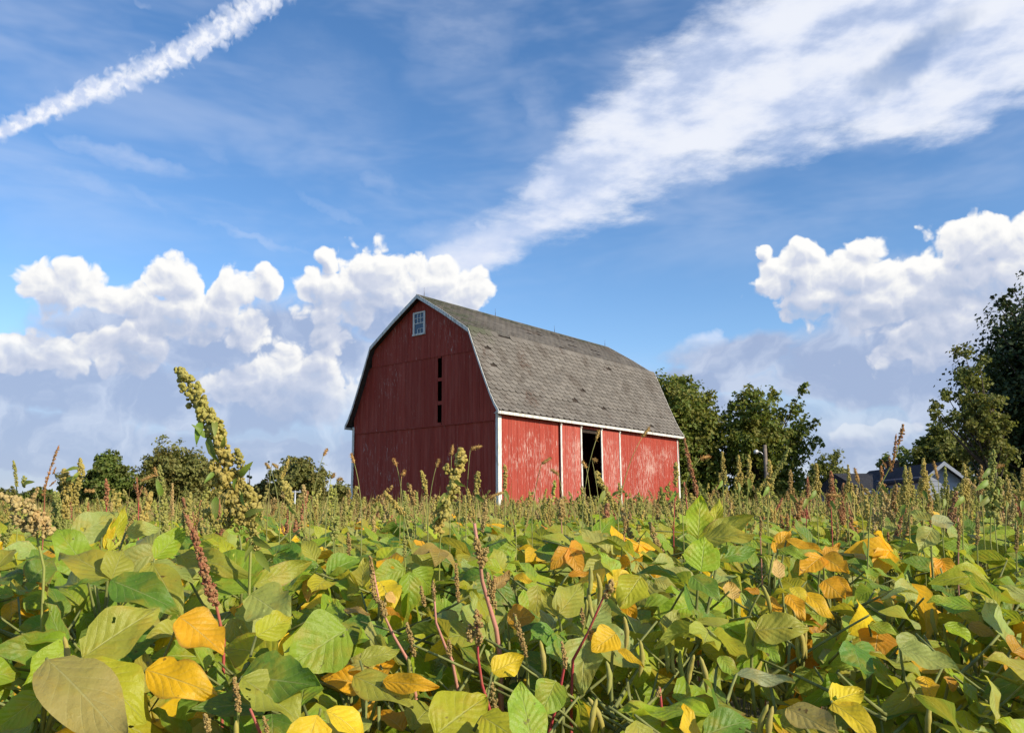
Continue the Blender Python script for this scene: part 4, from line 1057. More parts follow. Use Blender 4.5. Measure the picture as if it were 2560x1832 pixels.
def hero_plant(label, leaflets, root_px):
    d0 = sum(l[4] for l in leaflets) / len(leaflets)
    rp = at(root_px[0], root_px[1], d0 + .02)
    root = Vector((rp.x, rp.y, 0))
    t = thing('soybean_plant', label, 'soybean plant', T(root), 'soybean plants with special leaves')
    hz = rp.z
    put('stem', STEMS[rnd.randrange(4)][1], t, Matrix.Diagonal((1, 1, hz, 1)))
    b0 = at(leaflets[0][0], leaflets[0][1], leaflets[0][4]) - root
    st = Vector((0, 0, hz * .92))
    bases = []
    for (bx, by, tx, ty, d1, d2, wr, ck, tw) in leaflets:
        B, Tp = at(bx, by, d1), at(tx, ty, d2)
        ax = Tp - B
        view = (EYE - (B + Tp) / 2).normalized()
        nrm = (view * 0.75 + Vector((0, 0, .55)) + SUN_DIR * .35).normalized()
        nrm = Matrix.Rotation(R(tw + U(-10, 10)), 3, ax.normalized()) @ nrm
        M = frame(B, ax, nrm)
        g = MB(); v, f, uv = leaflet_geo(wr, U(.04, .2), U(.05, .3), U(.05, .11), nu=9, nv=13, seed=int(bx + by), nick=.07, twist=U(-.25, .25))
        g.add(v, f, 0, True, uv)
        L = ax.length
        near = None
        for (q, lf) in bases:
            if (q - B).length < 0.03: near = lf
        if near is None:
            pb = MB(); e = B - root
            pb.tube(bezier(st, st.lerp(e, .5) + Vector((U(-.02, .02), U(-.02, .02), .02)), e, 6), [.0034, .003, .0027, .0024, .0022, .002, .0018], 5)
            near = put('leaf', pb.mesh('leaf_stalk', M_stem), t); bases.append((B, near))
        put('leaflet', g.mesh('leaflet', M_leaf, use_uv=True), near, T(-root) @ M @ Matrix.Diagonal((L, L, L, 1)), jit(COL[ck], .07))
        hx, hy, _ = px_of((B + Tp) / 2)
        HEROES.append((hx, hy, .5 * math.hypot(tx - bx, ty - by) * 1.0, min(d1, d2)))
    return t
heroes = [(hero_plant(*args), args[2]) for args in HERO_PLANTS]
# ripening pods that hang free of the leaves
for px, py, dd in [(1476, 1415, 1.3), (1492, 1432, 1.3), (1470, 1468, 1.3), (1466, 1498, 1.3), (1470, 1742, 1.12), (1492, 1746, 1.12), (1516, 1652, 1.18), (1664, 1612, 1.3), (1684, 1612, 1.3), (1700, 1625, 1.3), (1990, 1556, 1.32), (2002, 1568, 1.32), (2016, 1560, 1.32), (1735, 1636, 1.2), (1750, 1640, 1.2), (1920, 1760, 1.04), (1932, 1764, 1.04), (1906, 1462, 1.45), (720, 1830, 1.0), (590, 1800, 1.0), (1560, 1540, 1.3), (1600, 1600, 1.25), (2230, 1500, 1.5), (2330, 1520, 1.5), (160, 1590, 1.15), (2325, 1760, 1.1), (1020, 1640, 1.2), (1350, 1600, 1.25)]:
    t, rp = min(heroes, key=lambda h: (h[1][0] - px) ** 2 + (h[1][1] - py) ** 2)
    p = at(px, py, dd)
    put('pod', PODS[rnd.randrange(3)], t, T(p - t.matrix_basis.translation) @ Euler((U(-.25, .25), U(-.25, .25), U(0, 6))).to_matrix().to_4x4())
    HEROES.append((*px_of(p - Vector((0, 0, .025)))[:2], 42, dd))

# the red-stemmed weeds of the foreground stand free of the leaves too
for line, dd in [([(1214, 1248), (1206, 1330), (1205, 1450), (1222, 1510), (1240, 1570), (1250, 1640)], 1.3), ([(926, 1390), (944, 1505), (985, 1590), (1020, 1650)], 1.25), ([(1052, 1465), (1090, 1555), (1112, 1612), (1130, 1650)], 1.25), ([(1140, 1408), (1146, 1505), (1125, 1600)], 1.25),
                 ([(1192, 1526), (1195, 1640), (1205, 1710), (1228, 1785)], 1.15), ([(1530, 1448), (1505, 1500), (1470, 1580), (1432, 1650)], 1.25), ([(1404, 1602), (1412, 1660), (1395, 1750), (1370, 1830)], 1.15), ([(1286, 1535), (1316, 1640)], 1.25), ([(466, 1290), (502, 1385), (541, 1515)], 1.32), ([(586, 1692), (598, 1790)], 1.0)]:
    for (xa, ya), (xb, yb) in zip(line, line[1:]):
        n = max(1, int(math.hypot(xb - xa, yb - ya) / 35))
        for i in range(n + 1): HEROES.append((xa + (xb - xa) * i / n, ya + (yb - ya) * i / n, 30, dd))
# ------------------------------------------------------------------ soybean plants in the crop
def trifoliate(M_end, L, parent_inv, leafobj):
    """three leaflet objects at the end of a leaf stalk; M_end: world frame of the stalk end"""
def add_near_plant(x, y, idx):
    top = canopy(y, x)
    t = thing('soybean_plant', 'leafy soybean plant', 'soybean plant', T((x, y, 0)), 'soybean plants in the front of the crop')
    RELABEL.append((t, 'leafy soybean plant', x, y, top, 'soy'))
    hz = top * U(.78, .92)
    put('stem', STEMS[rnd.randrange(4)][1], t, Matrix.Diagonal((1.1, 1.1, hz, 1)))
    yellow = .05 + .20 * max(0, mnoise.noise(Vector((x * 1.3, y * 1.3, 9.0)))) + (.05 if x > .3 else 0)
    made = 0
    for k in range(19):
        if made >= 11: break
        zt = top - abs(rnd.gauss(0, .11)) if k < 14 else top - U(.2, .5)
        az = U(0, 2 * math.pi); PL, pm, pe = PETIOLES[rnd.randrange(8)]
        end = Vector((x + math.cos(az) * PL * .85, y + math.sin(az) * PL * .85, zt))
        if end.y < .62: continue
        if end.z > canopy(end.y, end.x) + .03: end.z = canopy(end.y, end.x) - U(0, .05)
        if end.y < .95 and end.z > 1.05 - .2 * end.y: continue
        px, py, _ = px_of(end)
        if py > 2050 or px < -250 or px > 2810: continue
        if hidden_by_rule(end, 1.15): continue
        made += 1
        st = Vector((x, y, max(.15, end.z - U(.05, .14))))
        ax = (end - st)
        Mw = frame(st, ax, Vector((0, 0, 1)))
        lf = put('leaf', pm, t, T((-x, -y, 0)) @ Mw)
        end = Mw @ pe
        c = leaf_colour(yellow); n = leaf_normal()
        h = Vector((ax.x, ax.y, 0)).normalized()
        L = U(.058, .096)
        for a in (0, 78, -78):
            d = Matrix.Rotation(R(a + U(-14, 14)), 3, n) @ (h - n * h.dot(n)).normalized()
            d = (d + Vector((0, 0, U(-.45, .12)))).normalized()
            nn = (n + Vector((rnd.gauss(0, .25), rnd.gauss(0, .25), rnd.gauss(0, .15)))).normalized()
            Ml = frame(end + d * .008, d, nn)
            s = L * (1 if a == 0 else U(.82, .95))
            if any(hidden_by_rule(end + d * s * q) for q in (.1, .5, .95)): continue
            put('leaflet', LEAFLETS[rnd.randrange(12)], lf, Mw.inverted() @ Ml @ Matrix.Diagonal((s * U(.85, 1.2), s, s, 1)), jit(c, .10) if rnd.random() < .85 else leaf_colour(yellow))
    for k in range(rnd.randrange(2, 5)):
        a = U(0, 6.28); z = hz * U(.55, .97)
        put('pod', PODS[rnd.randrange(3)], t, T((math.cos(a) * .012, math.sin(a) * .012, z)) @ Euler((U(-.5, .5), U(-.5, .5), U(0, 6))).to_matrix().to_4x4() @ Matrix.Scale(U(.85, 1.15), 4))
TRI = []
for k in range(8):
    b = MB(); rr = random.Random(100 + k)
    b.tube([(0, -.12, -.13), (0, -.05, -.05), (0, 0, 0)], [.003, .0025, .002], 4, mi=1)
    for a in (0, 80, -80):
        v, f, uv = leaflet_geo(.64, rr.uniform(.05, .5), rr.uniform(.05, .4), .06, nu=3, nv=5, seed=200 + k * 3 + a)
        M = Matrix.Rotation(R(a + rr.uniform(-14, 14)), 4, 'Z') @ Matrix.Rotation(R(rr.uniform(-28, 10)), 4, 'X') @ Matrix.Rotation(R(rr.uniform(-25, 25)), 4, 'Y') @ Matrix.Scale(.1 * (1 if a == 0 else .9), 4)
        b.add([M @ Vector(p) for p in v], f, 0, True, uv)
    TRI.append(b.mesh('leaf', [M_leaf, M_stem], use_uv=True))
def add_mid_plant(x, y):
    top = canopy(y, x)
    t = thing('soybean_plant', 'soybean plant', 'soybean plant', T((x, y, 0)), 'soybean plants deeper in the crop')
    RELABEL.append((t, 'far soybean plant', x, y, top, 'soyfar'))
    put('stem', STEMS[rnd.randrange(4)][1], t, Matrix.Diagonal((1.1, 1.1, top * .85, 1)))
    yellow = .05 + .20 * max(0, mnoise.noise(Vector((x * 1.3, y * 1.3, 9.0))))
    for k in range(10):
        z = top - abs(rnd.gauss(0, .08))
        e = Vector((x + rnd.gauss(0, .13), y + rnd.gauss(0, .13), z))
        if hidden_by_rule(e, 1.1): continue
        n = leaf_normal()
        h = Matrix.Rotation(U(0, 6.28), 3, 'Z') @ Vector((1, 0, 0))
        put('leaf', TRI[rnd.randrange(8)], t, T((-x, -y, 0)) @ frame(e, h - n * h.dot(n), n) @ Matrix.Scale(U(.62, 1.02), 4), leaf_colour(yellow))
near_n = mid_n = 0
d = 0.72
while d < 4.6:
    sp = .125 + .052 * d
    hwid = d * .66 + .22
    n = int(2 * hwid / sp)
    for i in range(n):
        x = -hwid + 2 * hwid * (i + U(.1, .9)) / n; y = d + U(-.4, .4) * sp
        if y < 1.95: add_near_plant(x, y, near_n); near_n += 1
        elif mid_n < 215: add_mid_plant(x, y); mid_n += 1
    d += sp * .9
print('PLANTS', near_n, mid_n)
D_END = d
# the rest of the crop, leaf by leaf in one sheet of foliage
def field_rest():
    b = MB(); rr = random.Random(8)
    bands = [(1.0, 2.2, 1100, 1), (2.2, D_END, 2600, 1), (D_END - .3, 7, 6500, 1.0), (7, 12, 7500, 1.05), (12, 20, 7500, 1.25), (20, 33, 7000, 1.7), (33, 90, 9000, 3.0)]
    geos = [leaflet_geo(.66, rr.uniform(.05, .45), rr.uniform(.05, .4), .06, nu=3, nv=4, seed=500 + k) for k in range(10)]
    for (a, c, n, sc) in bands:
        for _ in range(n):
            d = math.sqrt(rr.uniform(a * a, c * c)); x = rr.uniform(-1, 1) * (d * .68 + .3)
            if d > 33 and x > -2: continue
            if 30 < d and -1 < x < 12: continue
            low = c <= D_END + .01
            z = canopy(d, x) - (abs(rr.gauss(0, .055)) if not low else rr.uniform(.10, .5))
            p = Vector((x, d, z))
            if d < 3 and hidden_by_rule(p): continue
            nm = (Vector((0, -.2, .7)) + SUN_DIR * .5 + Vector((rr.gauss(0, .5), rr.gauss(0, .5), rr.gauss(0, .3)))).normalized()
            h = Vector((rr.gauss(0, 1), rr.gauss(0, 1), rr.gauss(-.2, .4)))
            M = frame(p, h - nm * h.dot(nm), nm) @ Matrix.Scale(rr.uniform(.060, .10) * sc, 4)
            v, f, uv = rr.choice(geos)
            b.add([M @ Vector(q) for q in v], f, 0, True, uv, (*leaf_colour(.07), 1))
    o = kind(put('soybean_foliage', b.mesh('soybean_foliage', M_leaf_field, use_uv=True, use_col=True)), 'stuff')
    tag(o, 'mass of green and yellowing soybean leaves stretching back to the barn', 'soybean crop')
field_rest()
# ------------------------------------------------------------------ pigweed and grasses
def seed_mat():
    m, N = mat('pigweed seed clusters')
    oi = N.n('ShaderNodeObjectInfo'); g = N.n('ShaderNodeNewGeometry')
    r = g.outputs['Random Per Island']
    n = N.noise(g.outputs['Position'], 260.0, 2.0, 0.6)
    base = oi.outputs['Color']
    cc = N.mix(N.step(r, 0.0, 1.0, 0.0, 0.75, False), base, N.mix(0.5, base, c4(0.50, 0.40, 0.16)))
    cc = N.mix(N.step(n, 0.55, 0.75, 0, .6), cc, c4(0.10, 0.06, 0.02))
    finish(N, principled(N, cc, 0.8, n, 0.8, 0.003, 0.2))
    return m
def weed_field_mat():
    m, N = mat('massed weed heads')
    g = N.n('ShaderNodeNewGeometry')
    t = N.n('ShaderNodeAttribute', attribute_name='tint').outputs['Color']
    r = g.outputs['Random Per Island']
    cc = N.mix(N.step(r, 0, 1, 0, .5, False), t, N.mix(.5, t, c4(.45, .36, .14)))
    d = principled(N, cc, .8, None, spec=.2)
    tr = N.n('ShaderNodeBsdfTranslucent', {0: cc}); mx = N.n('ShaderNodeMixShader', {0: .2})
    N.link(d, mx.inputs[1]); N.link(tr.outputs[0], mx.inputs[2]); finish(N, mx.outputs[0])
    return m
def tinted_mat(name, rough=.6, trans=0.0):
    m, N = mat(name)
    oi = N.n('ShaderNodeObjectInfo'); g = N.n('ShaderNodeNewGeometry')
    n = N.noise(g.outputs['Position'], 40.0, 3.0, .6)
    cc = N.mix(N.step(n, .4, .7, 0, .35), oi.outputs['Color'], c4(.30, .24, .10))
    d = principled(N, cc, rough, n, .2, .002)
    if trans:
        tr = N.n('ShaderNodeBsdfTranslucent', {0: cc}); mx = N.n('ShaderNodeMixShader', {0: trans})
        N.link(d, mx.inputs[1]); N.link(tr.outputs[0], mx.inputs[2]); d = mx.outputs[0]
    finish(N, d)
    return m
M_seed, M_weedmass, M_wstem, M_wleaf = seed_mat(), weed_field_mat(), tinted_mat('weed stem'), tinted_mat('weed leaf', .5, .35)
def ico():
    p = (1 + 5 ** .5) / 2
    v = [Vector(q).normalized() for q in ((-1, p, 0), (1, p, 0), (-1, -p, 0), (1, -p, 0), (0, -1, p), (0, 1, p), (0, -1, -p), (0, 1, -p), (p, 0, -1), (p, 0, 1), (-p, 0, -1), (-p, 0, 1))]
    f = [(0, 11, 5), (0, 5, 1), (0, 1, 7), (0, 7, 10), (0, 10, 11), (1, 5, 9), (5, 11, 4), (11, 10, 2), (10, 7, 6), (7, 1, 8), (3, 9, 4), (3, 4, 2), (3, 2, 6), (3, 6, 8), (3, 8, 9), (4, 9, 5), (2, 4, 11), (6, 2, 10), (8, 6, 7), (9, 8, 1)]
    return v, f
ICO = ico()
OCT = ([Vector(q) for q in ((1, 0, 0), (-1, 0, 0), (0, 1, 0), (0, -1, 0), (0, 0, 1), (0, 0, -1))], [(0, 2, 4), (2, 1, 4), (1, 3, 4), (3, 0, 4), (2, 0, 5), (1, 2, 5), (3, 1, 5), (0, 3, 5)])
def poly_at(pts, t):
    n = len(pts) - 1; k = min(n - 1, int(t * n)); return pts[k].lerp(pts[k + 1], t * n - k)
def head_geo(b, pts, R0, rr, density=1.0, geo=ICO, grain=.36, lumpy=.22, colr=None, gaps=0.0):
    """seed head along PTS from tip to foot: clusters of small clumps round the axis"""
    L = sum((q - p).length for p, q in zip(pts, pts[1:]))
    n = int(density * 15 * L / R0)
    for i in range(n):
        t = rr.random()
        if gaps and math.sin(t * 34 + R0 * 900) < gaps - 1 + .3 * rr.random(): continue
        r = R0 * (0.35 + .65 * min(1, t * 3.2)) * (1 + lumpy * math.sin(t * 23 + R0 * 400)) * (1 - .25 * max(0, t - .8) / .2)
        c = poly_at(pts, t)
        d = Vector((rr.gauss(0, 1), rr.gauss(0, 1), rr.gauss(0, .6)))
        d.normalize()
        c = c + d * r * rr.uniform(.35, .92)
        s = R0 * grain * rr.uniform(.6, 1.35)
        rot = Euler((rr.uniform(0, 6), rr.uniform(0, 6), rr.uniform(0, 6))).to_matrix()
        b.add([c + rot @ Vector((p.x * s, p.y * s * .8, p.z * s * 1.15)) for p in geo[0]], geo[1], 0, False, None, colr)
def weed_leaf(L, seed):
    b = MB(); v, f, uv = leaflet_geo(.42, .35, .25, .04, nu=3, nv=6, seed=seed)
    b.add([Vector(p) * L for p in v], f, 0, True, uv); return b.mesh('leaf', M_wleaf)
WLEAF = [weed_leaf(1.0, 900 + k) for k in range(4)]
WC = dict(head=(.30, .255, .055), olive=(.34, .275, .062), brown=(.29, .185, .062), red=(.30, .10, .055), tan=(.38, .27, .11), green=(.20, .22, .045), pink=(.50, .22, .17), crimson=(.40, .055, .06), gstem=(.24, .27, .06), rust=(.28, .115, .04))
def pigweed(label, heads, stem, depth, head_col='olive', stem_col='gstem', leaves=(), group=None, cat='weed', side=0, name='pigweed', grain=.34, gaps=0.0, density=1.0):
    """heads: list of ([px points tip..foot], width px); stem: px points from head down; depth: metres ahead"""
    rr = random.Random(int(stem[0][0] * 7 + stem[0][1]))
    sp = [at(x, y, depth + .012 * i) for i, (x, y) in enumerate(stem)]
    base = Vector((sp[-1].x + rr.uniform(-.03, .03), sp[-1].y + .03, 0))
    t = thing(name, label, cat, T(base), group)
    k = depth / FP
    pts = [p - base for p in sp] + [Vector((0, 0, 0))]
    b = MB(); n = len(pts)
    r0 = .0014 * (2.2 if label.startswith('pink-stemmed') else (1.35 if depth < 1.6 else 1.0))
    b.tube(pts, [r0 * (.75 + .9 * i / n) for i in range(n)], 6); put('stem', b.mesh('stem', M_wstem), t, None, WC[stem_col])
    for hp, wpx in heads:
        P = [at(x, y, depth + rr.uniform(-.005, .005)) - base for x, y in hp]
        b = MB(); head_geo(b, P, wpx * k * .5, rr, density, ICO, grain, gaps=gaps)
        b.tube(P, r0 * .6, 4, colr=None)
        hd = put('seed_head', b.mesh('seed_head', M_seed), t, None, jit(WC[head_col], .12))
    for (x, y, x2, y2) in leaves:
        B, E = at(x, y, depth - .01) - base, at(x2, y2, depth - .03) - base
        L = (E - B).length
        put('leaf', WLEAF[rr.randrange(4)], t, frame(B, E - B, Vector((rr.uniform(-1, 1), -1, rr.uniform(-.2, .6)))) @ Matrix.Diagonal((L * .8, L, L, 1)), jit((.20, .28, .035), .2))
    return t
# the tall leaning one that rises against the clouds
pigweed('tall leaning pigweed with a thick knobbly seed head rising against the clouds',
        [([(448, 922), (470, 958), (497, 1000), (520, 1050), (545, 1100)], 60), ([(545, 1090), (556, 1150), (566, 1200), (580, 1240)], 66), ([(520, 1040), (545, 1060), (560, 1130)], 40), ([(592, 1122), (598, 1150), (605, 1185)], 30), ([(600, 1190), (606, 1220)], 24), ([(565, 1235), (590, 1275), (622, 1315)], 58),
         ([(618, 1215), (632, 1255), (640, 1300)], 42), ([(570, 1250), (568, 1290), (572, 1320)], 26), ([(536, 1150), (530, 1180), (545, 1210)], 34), ([(510, 1275), (535, 1295), (556, 1315)], 36), ([(622, 1290), (634, 1330), (642, 1375)], 30)],
        [(500, 1000), (545, 1100), (575, 1180), (608, 1250), (628, 1335)], 1.45, 'head', 'gstem',
        [(515, 1095, 490, 1060), (503, 1052, 488, 1100), (520, 1090, 527, 1150), (535, 1050, 540, 1080), (600, 1190, 622, 1160), (590, 1195, 580, 1215), (605, 1230, 600, 1260), (610, 1290, 645, 1270), (535, 1180, 515, 1200), (640, 1290, 650, 1310), (632, 1340, 664, 1372), (636, 1360, 606, 1392), (640, 1375, 668, 1420), (540, 1240, 535, 1290), (555, 1120, 560, 1100)], grain=.24, density=2.0)
pigweed('stout olive pigweed with a twisted seed head in front of the red gable',
        [([(1152, 1122), (1150, 1150), (1142, 1180), (1130, 1215)], 34), ([(1140, 1190), (1128, 1230), (1112, 1262), (1108, 1300)], 40), ([(1100, 1262), (1096, 1290), (1100, 1330)], 30), ([(1118, 1160), (1122, 1185)], 22)],
        [(1145, 1150), (1130, 1220), (1108, 1280), (1100, 1360), (1098, 1440)], 2.0, 'olive', 'gstem', [(1120, 1230, 1092, 1265), (1105, 1285, 1080, 1300), (1135, 1200, 1155, 1215)])
pigweed('red beaded pigweed spike leaning over the lower left leaves', [([(466, 1290), (485, 1335), (500, 1385), (515, 1435), (530, 1480), (540, 1510)], 23), ([(505, 1395), (508, 1430), (520, 1470)], 20), ([(520, 1455), (528, 1500)], 24)], [(470, 1300), (502, 1385), (520, 1440), (541, 1515), (560, 1600)], 1.32, 'red', 'crimson', grain=.36)
pigweed('lumpy brown pigweed head drooping at the left edge', [([(8, 1238), (40, 1252), (70, 1275), (95, 1300), (122, 1330)], 50), ([(30, 1290), (60, 1310), (90, 1330)], 40), ([(85, 1285), (115, 1315)], 44)], [(60, 1290), (90, 1330), (110, 1420)], 1.3, 'tan', 'gstem', grain=.24, density=1.3)
pigweed('plump olive pigweed spike against the dark maple', [([(160, 1172), (163, 1205), (164, 1250), (166, 1290)], 23), ([(174, 1190), (176, 1230)], 14)], [(161, 1180), (164, 1260), (168, 1350)], 2.2, 'olive', 'gstem', [(165, 1200, 182, 1190)])
pigweed('leaning olive pigweed with leaves in front of the dark maple', [([(200, 1146), (202, 1175), (196, 1215), (186, 1262)], 18), ([(205, 1160), (206, 1190)], 14)], [(201, 1155), (198, 1210), (184, 1270), (178, 1360)], 2.2, 'olive', 'tan' if False else 'gstem', [(200, 1170, 160, 1170), (198, 1180, 178, 1200)])
pigweed('slim reddish pigweed spike before the dark maple', [([(265, 1198), (268, 1225), (266, 1262)], 12)], [(265, 1205), (266, 1265), (266, 1340)], 2.4, 'red', 'crimson')
pigweed('branched brown dead weed against the sky at far left', [([(148, 1112), (138, 1140), (128, 1165)], 9), ([(140, 1168), (132, 1185)], 6), ([(128, 1165), (118, 1195), (112, 1220)], 8), ([(140, 1200), (124, 1215)], 5), ([(112, 1215), (108, 1240)], 10)], [(146, 1115), (128, 1165), (112, 1225), (108, 1340)], 2.2, 'rust', 'brown' if False else 'red', grain=.34, gaps=.5)
pigweed('thin green pigweed with a crooked tip at far left', [([(34, 1152), (38, 1180), (42, 1215)], 10), ([(60, 1190), (60, 1215)], 12)], [(34, 1150), (40, 1200), (46, 1290)], 2.2, 'green', 'gstem', [(58, 1210, 76, 1200)])
pigweed('long olive pigweed spike in front of the broad olive tree', [([(399, 1165), (404, 1200), (410, 1240)], 15), ([(408, 1230), (410, 1280), (412, 1330)], 22)], [(399, 1170), (408, 1240), (414, 1350)], 1.9, 'green', 'gstem', [(405, 1240, 392, 1200)])
pigweed('slim brown pigweed spike beside the long olive one', [([(431, 1208), (430, 1250), (432, 1290)], 9)], [(431, 1210), (430, 1300), (430, 1380)], 2.3, 'tan', 'gstem')
pigweed('reddish branching weed between the two left trees', [([(342, 1192), (344, 1230), (346, 1255)], 7), ([(334, 1210), (344, 1236)], 5), ([(356, 1215), (348, 1240)], 5)], [(342, 1194), (346, 1256), (346, 1340)], 2.4, 'red', 'crimson', gaps=.4)
pigweed('bent olive pigweed head left of the barn corner', [([(722, 1148), (714, 1170), (704, 1196)], 12), ([(700, 1200), (720, 1225), (724, 1262)], 24)], [(722, 1150), (706, 1196), (722, 1240), (726, 1360)], 2.2, 'olive', 'gstem', [(722, 1260, 728, 1285)])
pigweed('small olive pigweed just left of the barn', [([(758, 1212), (762, 1245)], 12)], [(758, 1215), (763, 1320)], 2.6, 'tan', 'gstem')
pigweed('tall slim red pigweed spike beside the right end of the barn', [([(1711, 1096), (1718, 1135), (1728, 1175), (1738, 1215), (1742, 1235)], 13)], [(1711, 1100), (1730, 1185), (1744, 1245), (1756, 1340)], 2.3, 'red', 'crimson', grain=.36)
pigweed('short red pigweed spike beside the barn corner', [([(1710, 1205), (1716, 1240)], 9)], [(1710, 1206), (1722, 1300)], 2.4, 'red', 'crimson')
pigweed('olive pigweed column in front of the right end of the barn', [([(1690, 1155), (1690, 1185), (1688, 1215)], 14)], [(1690, 1160), (1688, 1220), (1684, 1330)], 2.6, 'olive', 'crimson', [(1690, 1225, 1680, 1255)])
pigweed('leaning pigweed under the open barn doorway', [([(1492, 1180), (1500, 1205), (1520, 1235)], 22), ([(1512, 1225), (1530, 1250), (1540, 1275)], 18)], [(1494, 1182), (1518, 1235), (1545, 1300), (1550, 1380)], 2.4, 'olive', 'gstem', [(1512, 1225, 1500, 1260), (1530, 1240, 1545, 1225)])
pigweed('upright pigweed at the near corner of the barn', [([(1262, 1160), (1263, 1190), (1262, 1222)], 14)], [(1262, 1165), (1262, 1225), (1262, 1330)], 2.6, 'olive', 'gstem', [(1262, 1225, 1272, 1250)])
pigweed('pale pigweed spike low before the red gable', [([(1194, 1178), (1194, 1205), (1190, 1235)], 17)], [(1194, 1182), (1190, 1240), (1190, 1330)], 2.4, 'olive', 'gstem', [(1190, 1235, 1206, 1255)])
pigweed('pale pigweed spike low at the middle of the red gable', [([(1054, 1178), (1060, 1205), (1066, 1240)], 14)], [(1054, 1182), (1066, 1242), (1070, 1340)], 2.6, 'olive', 'gstem')
pigweed('leaning pale pigweed under the gable window', [([(962, 1230), (985, 1262), (1010, 1285)], 18)], [(962, 1232), (1010, 1290), (1030, 1380)], 2.2, 'olive', 'gstem')
pigweed('short dark pigweed below the gable slot', [([(1020, 1208), (1030, 1232), (1036, 1262)], 15)], [(1020, 1212), (1036, 1265), (1040, 1350)], 2.5, 'brown', 'gstem')
pigweed('leaning beaded green pigweed right of the barn', [([(1972, 1120), (1958, 1150), (1940, 1180), (1928, 1200)], 13)], [(1971, 1122), (1932, 1195), (1920, 1300)], 2.3, 'green', 'gstem')
pigweed('dead dock stalk with dark seed whorls leaning across the houses', [([(2258, 1060), (2254, 1085), (2246, 1110)], 12), ([(2240, 1085), (2238, 1120), (2234, 1140)], 9), ([(2222, 1140), (2226, 1165)], 7), ([(2205, 1150), (2216, 1170)], 7), ([(2238, 1135), (2232, 1160), (2226, 1180)], 9)], [(2256, 1070), (2240, 1140), (2205, 1205), (2178, 1260), (2172, 1340), (2168, 1440), (2150, 1520)], 1.8, 'rust', 'gstem', grain=.36, gaps=.5)
pigweed('leafy green pyramid-shaped pigweed at the right', [([(2484, 1124), (2480, 1160), (2478, 1210)], 18), ([(2462, 1190), (2468, 1230), (2470, 1270)], 20), ([(2500, 1195), (2494, 1235), (2490, 1275)], 22), ([(2478, 1210), (2478, 1290)], 30)], [(2483, 1130), (2478, 1230), (2476, 1350)], 2.0, 'green', 'gstem', [(2476, 1170, 2464, 1190), (2486, 1168, 2496, 1178), (2470, 1200, 2450, 1222), (2490, 1215, 2506, 1235), (2474, 1240, 2458, 1262), (2484, 1250, 2500, 1270)])
for i, (x, y0, y1, w, c, d, lab) in enumerate([
    (1806, 1130, 1200, 12, 'olive', 2.5, 'slim pigweed nearest the right wall of the barn against the trees'), (1846, 1138, 1205, 13, 'olive', 2.4, 'pigweed spike below the street lamp, left of the pole'), (1872, 1138, 1195, 12, 'olive', 2.6, 'thin pigweed spike just left of the lamp pole'),
    (1922, 1150, 1215, 17, 'olive', 2.3, 'thick pigweed spike under the leaning beaded one'), (1975, 1175, 1235, 12, 'brown', 2.5, 'brown pigweed spike in front of the open maple'), (2040, 1158, 1225, 14, 'olive', 2.4, 'pigweed spike in front of the light green small tree'),
    (2077, 1178, 1250, 13, 'red', 2.3, 'reddish pigweed spike in front of the light green small tree'), (2120, 1162, 1230, 10, 'olive', 2.6, 'thin pigweed spike at the right side of the light green tree'), (2203, 1165, 1210, 10, 'rust', 2.5, 'rusty pigweed spike against the dark house roof'),
    (2262, 1162, 1260, 13, 'olive', 2.1, 'beaded pigweed spike beside the dead dock stalk'), (2308, 1146, 1225, 14, 'olive', 2.2, 'tall pigweed spike at the left corner of the pale house'), (2274, 1168, 1240, 12, 'olive', 2.3, 'pigweed spike between the two houses'),
    (2362, 1166, 1245, 10, 'green', 2.3, 'green pigweed spike in front of the pale gable'), (2410, 1158, 1240, 17, 'olive', 2.1, 'thick pigweed spike at the right corner of the pale house'), (2453, 1162, 1235, 11, 'brown', 2.4, 'brown pigweed spike left of the leafy pyramid-shaped one'),
    (2556, 1170, 1250, 13, 'olive', 2.2, 'pigweed spike cut by the right edge of the view'), (2516, 1186, 1250, 11, 'olive', 2.3, 'pigweed spike right of the leafy pyramid-shaped one'), (2018, 1192, 1245, 9, 'red', 2.6, 'small red pigweed spike right of the open maple')]):
    pigweed(lab, [([(x, y0), (x + 2, (y0 + y1) / 2), (x - 1, y1)], w), ([(x + 9, y0 + 45), (x + 6, y1 + 10)], w * .8), ([(x - 8, y0 + 52), (x - 5, y1 + 16)], w * .8)], [(x, y0 + 4), (x, y1), (x + U(-8, 8), y1 + 110)], d, c, 'crimson' if c == 'red' else 'gstem', [(x, y1, x + U(-16, 16), y1 + 22)], 'pigweed spikes standing above the crop on the right')
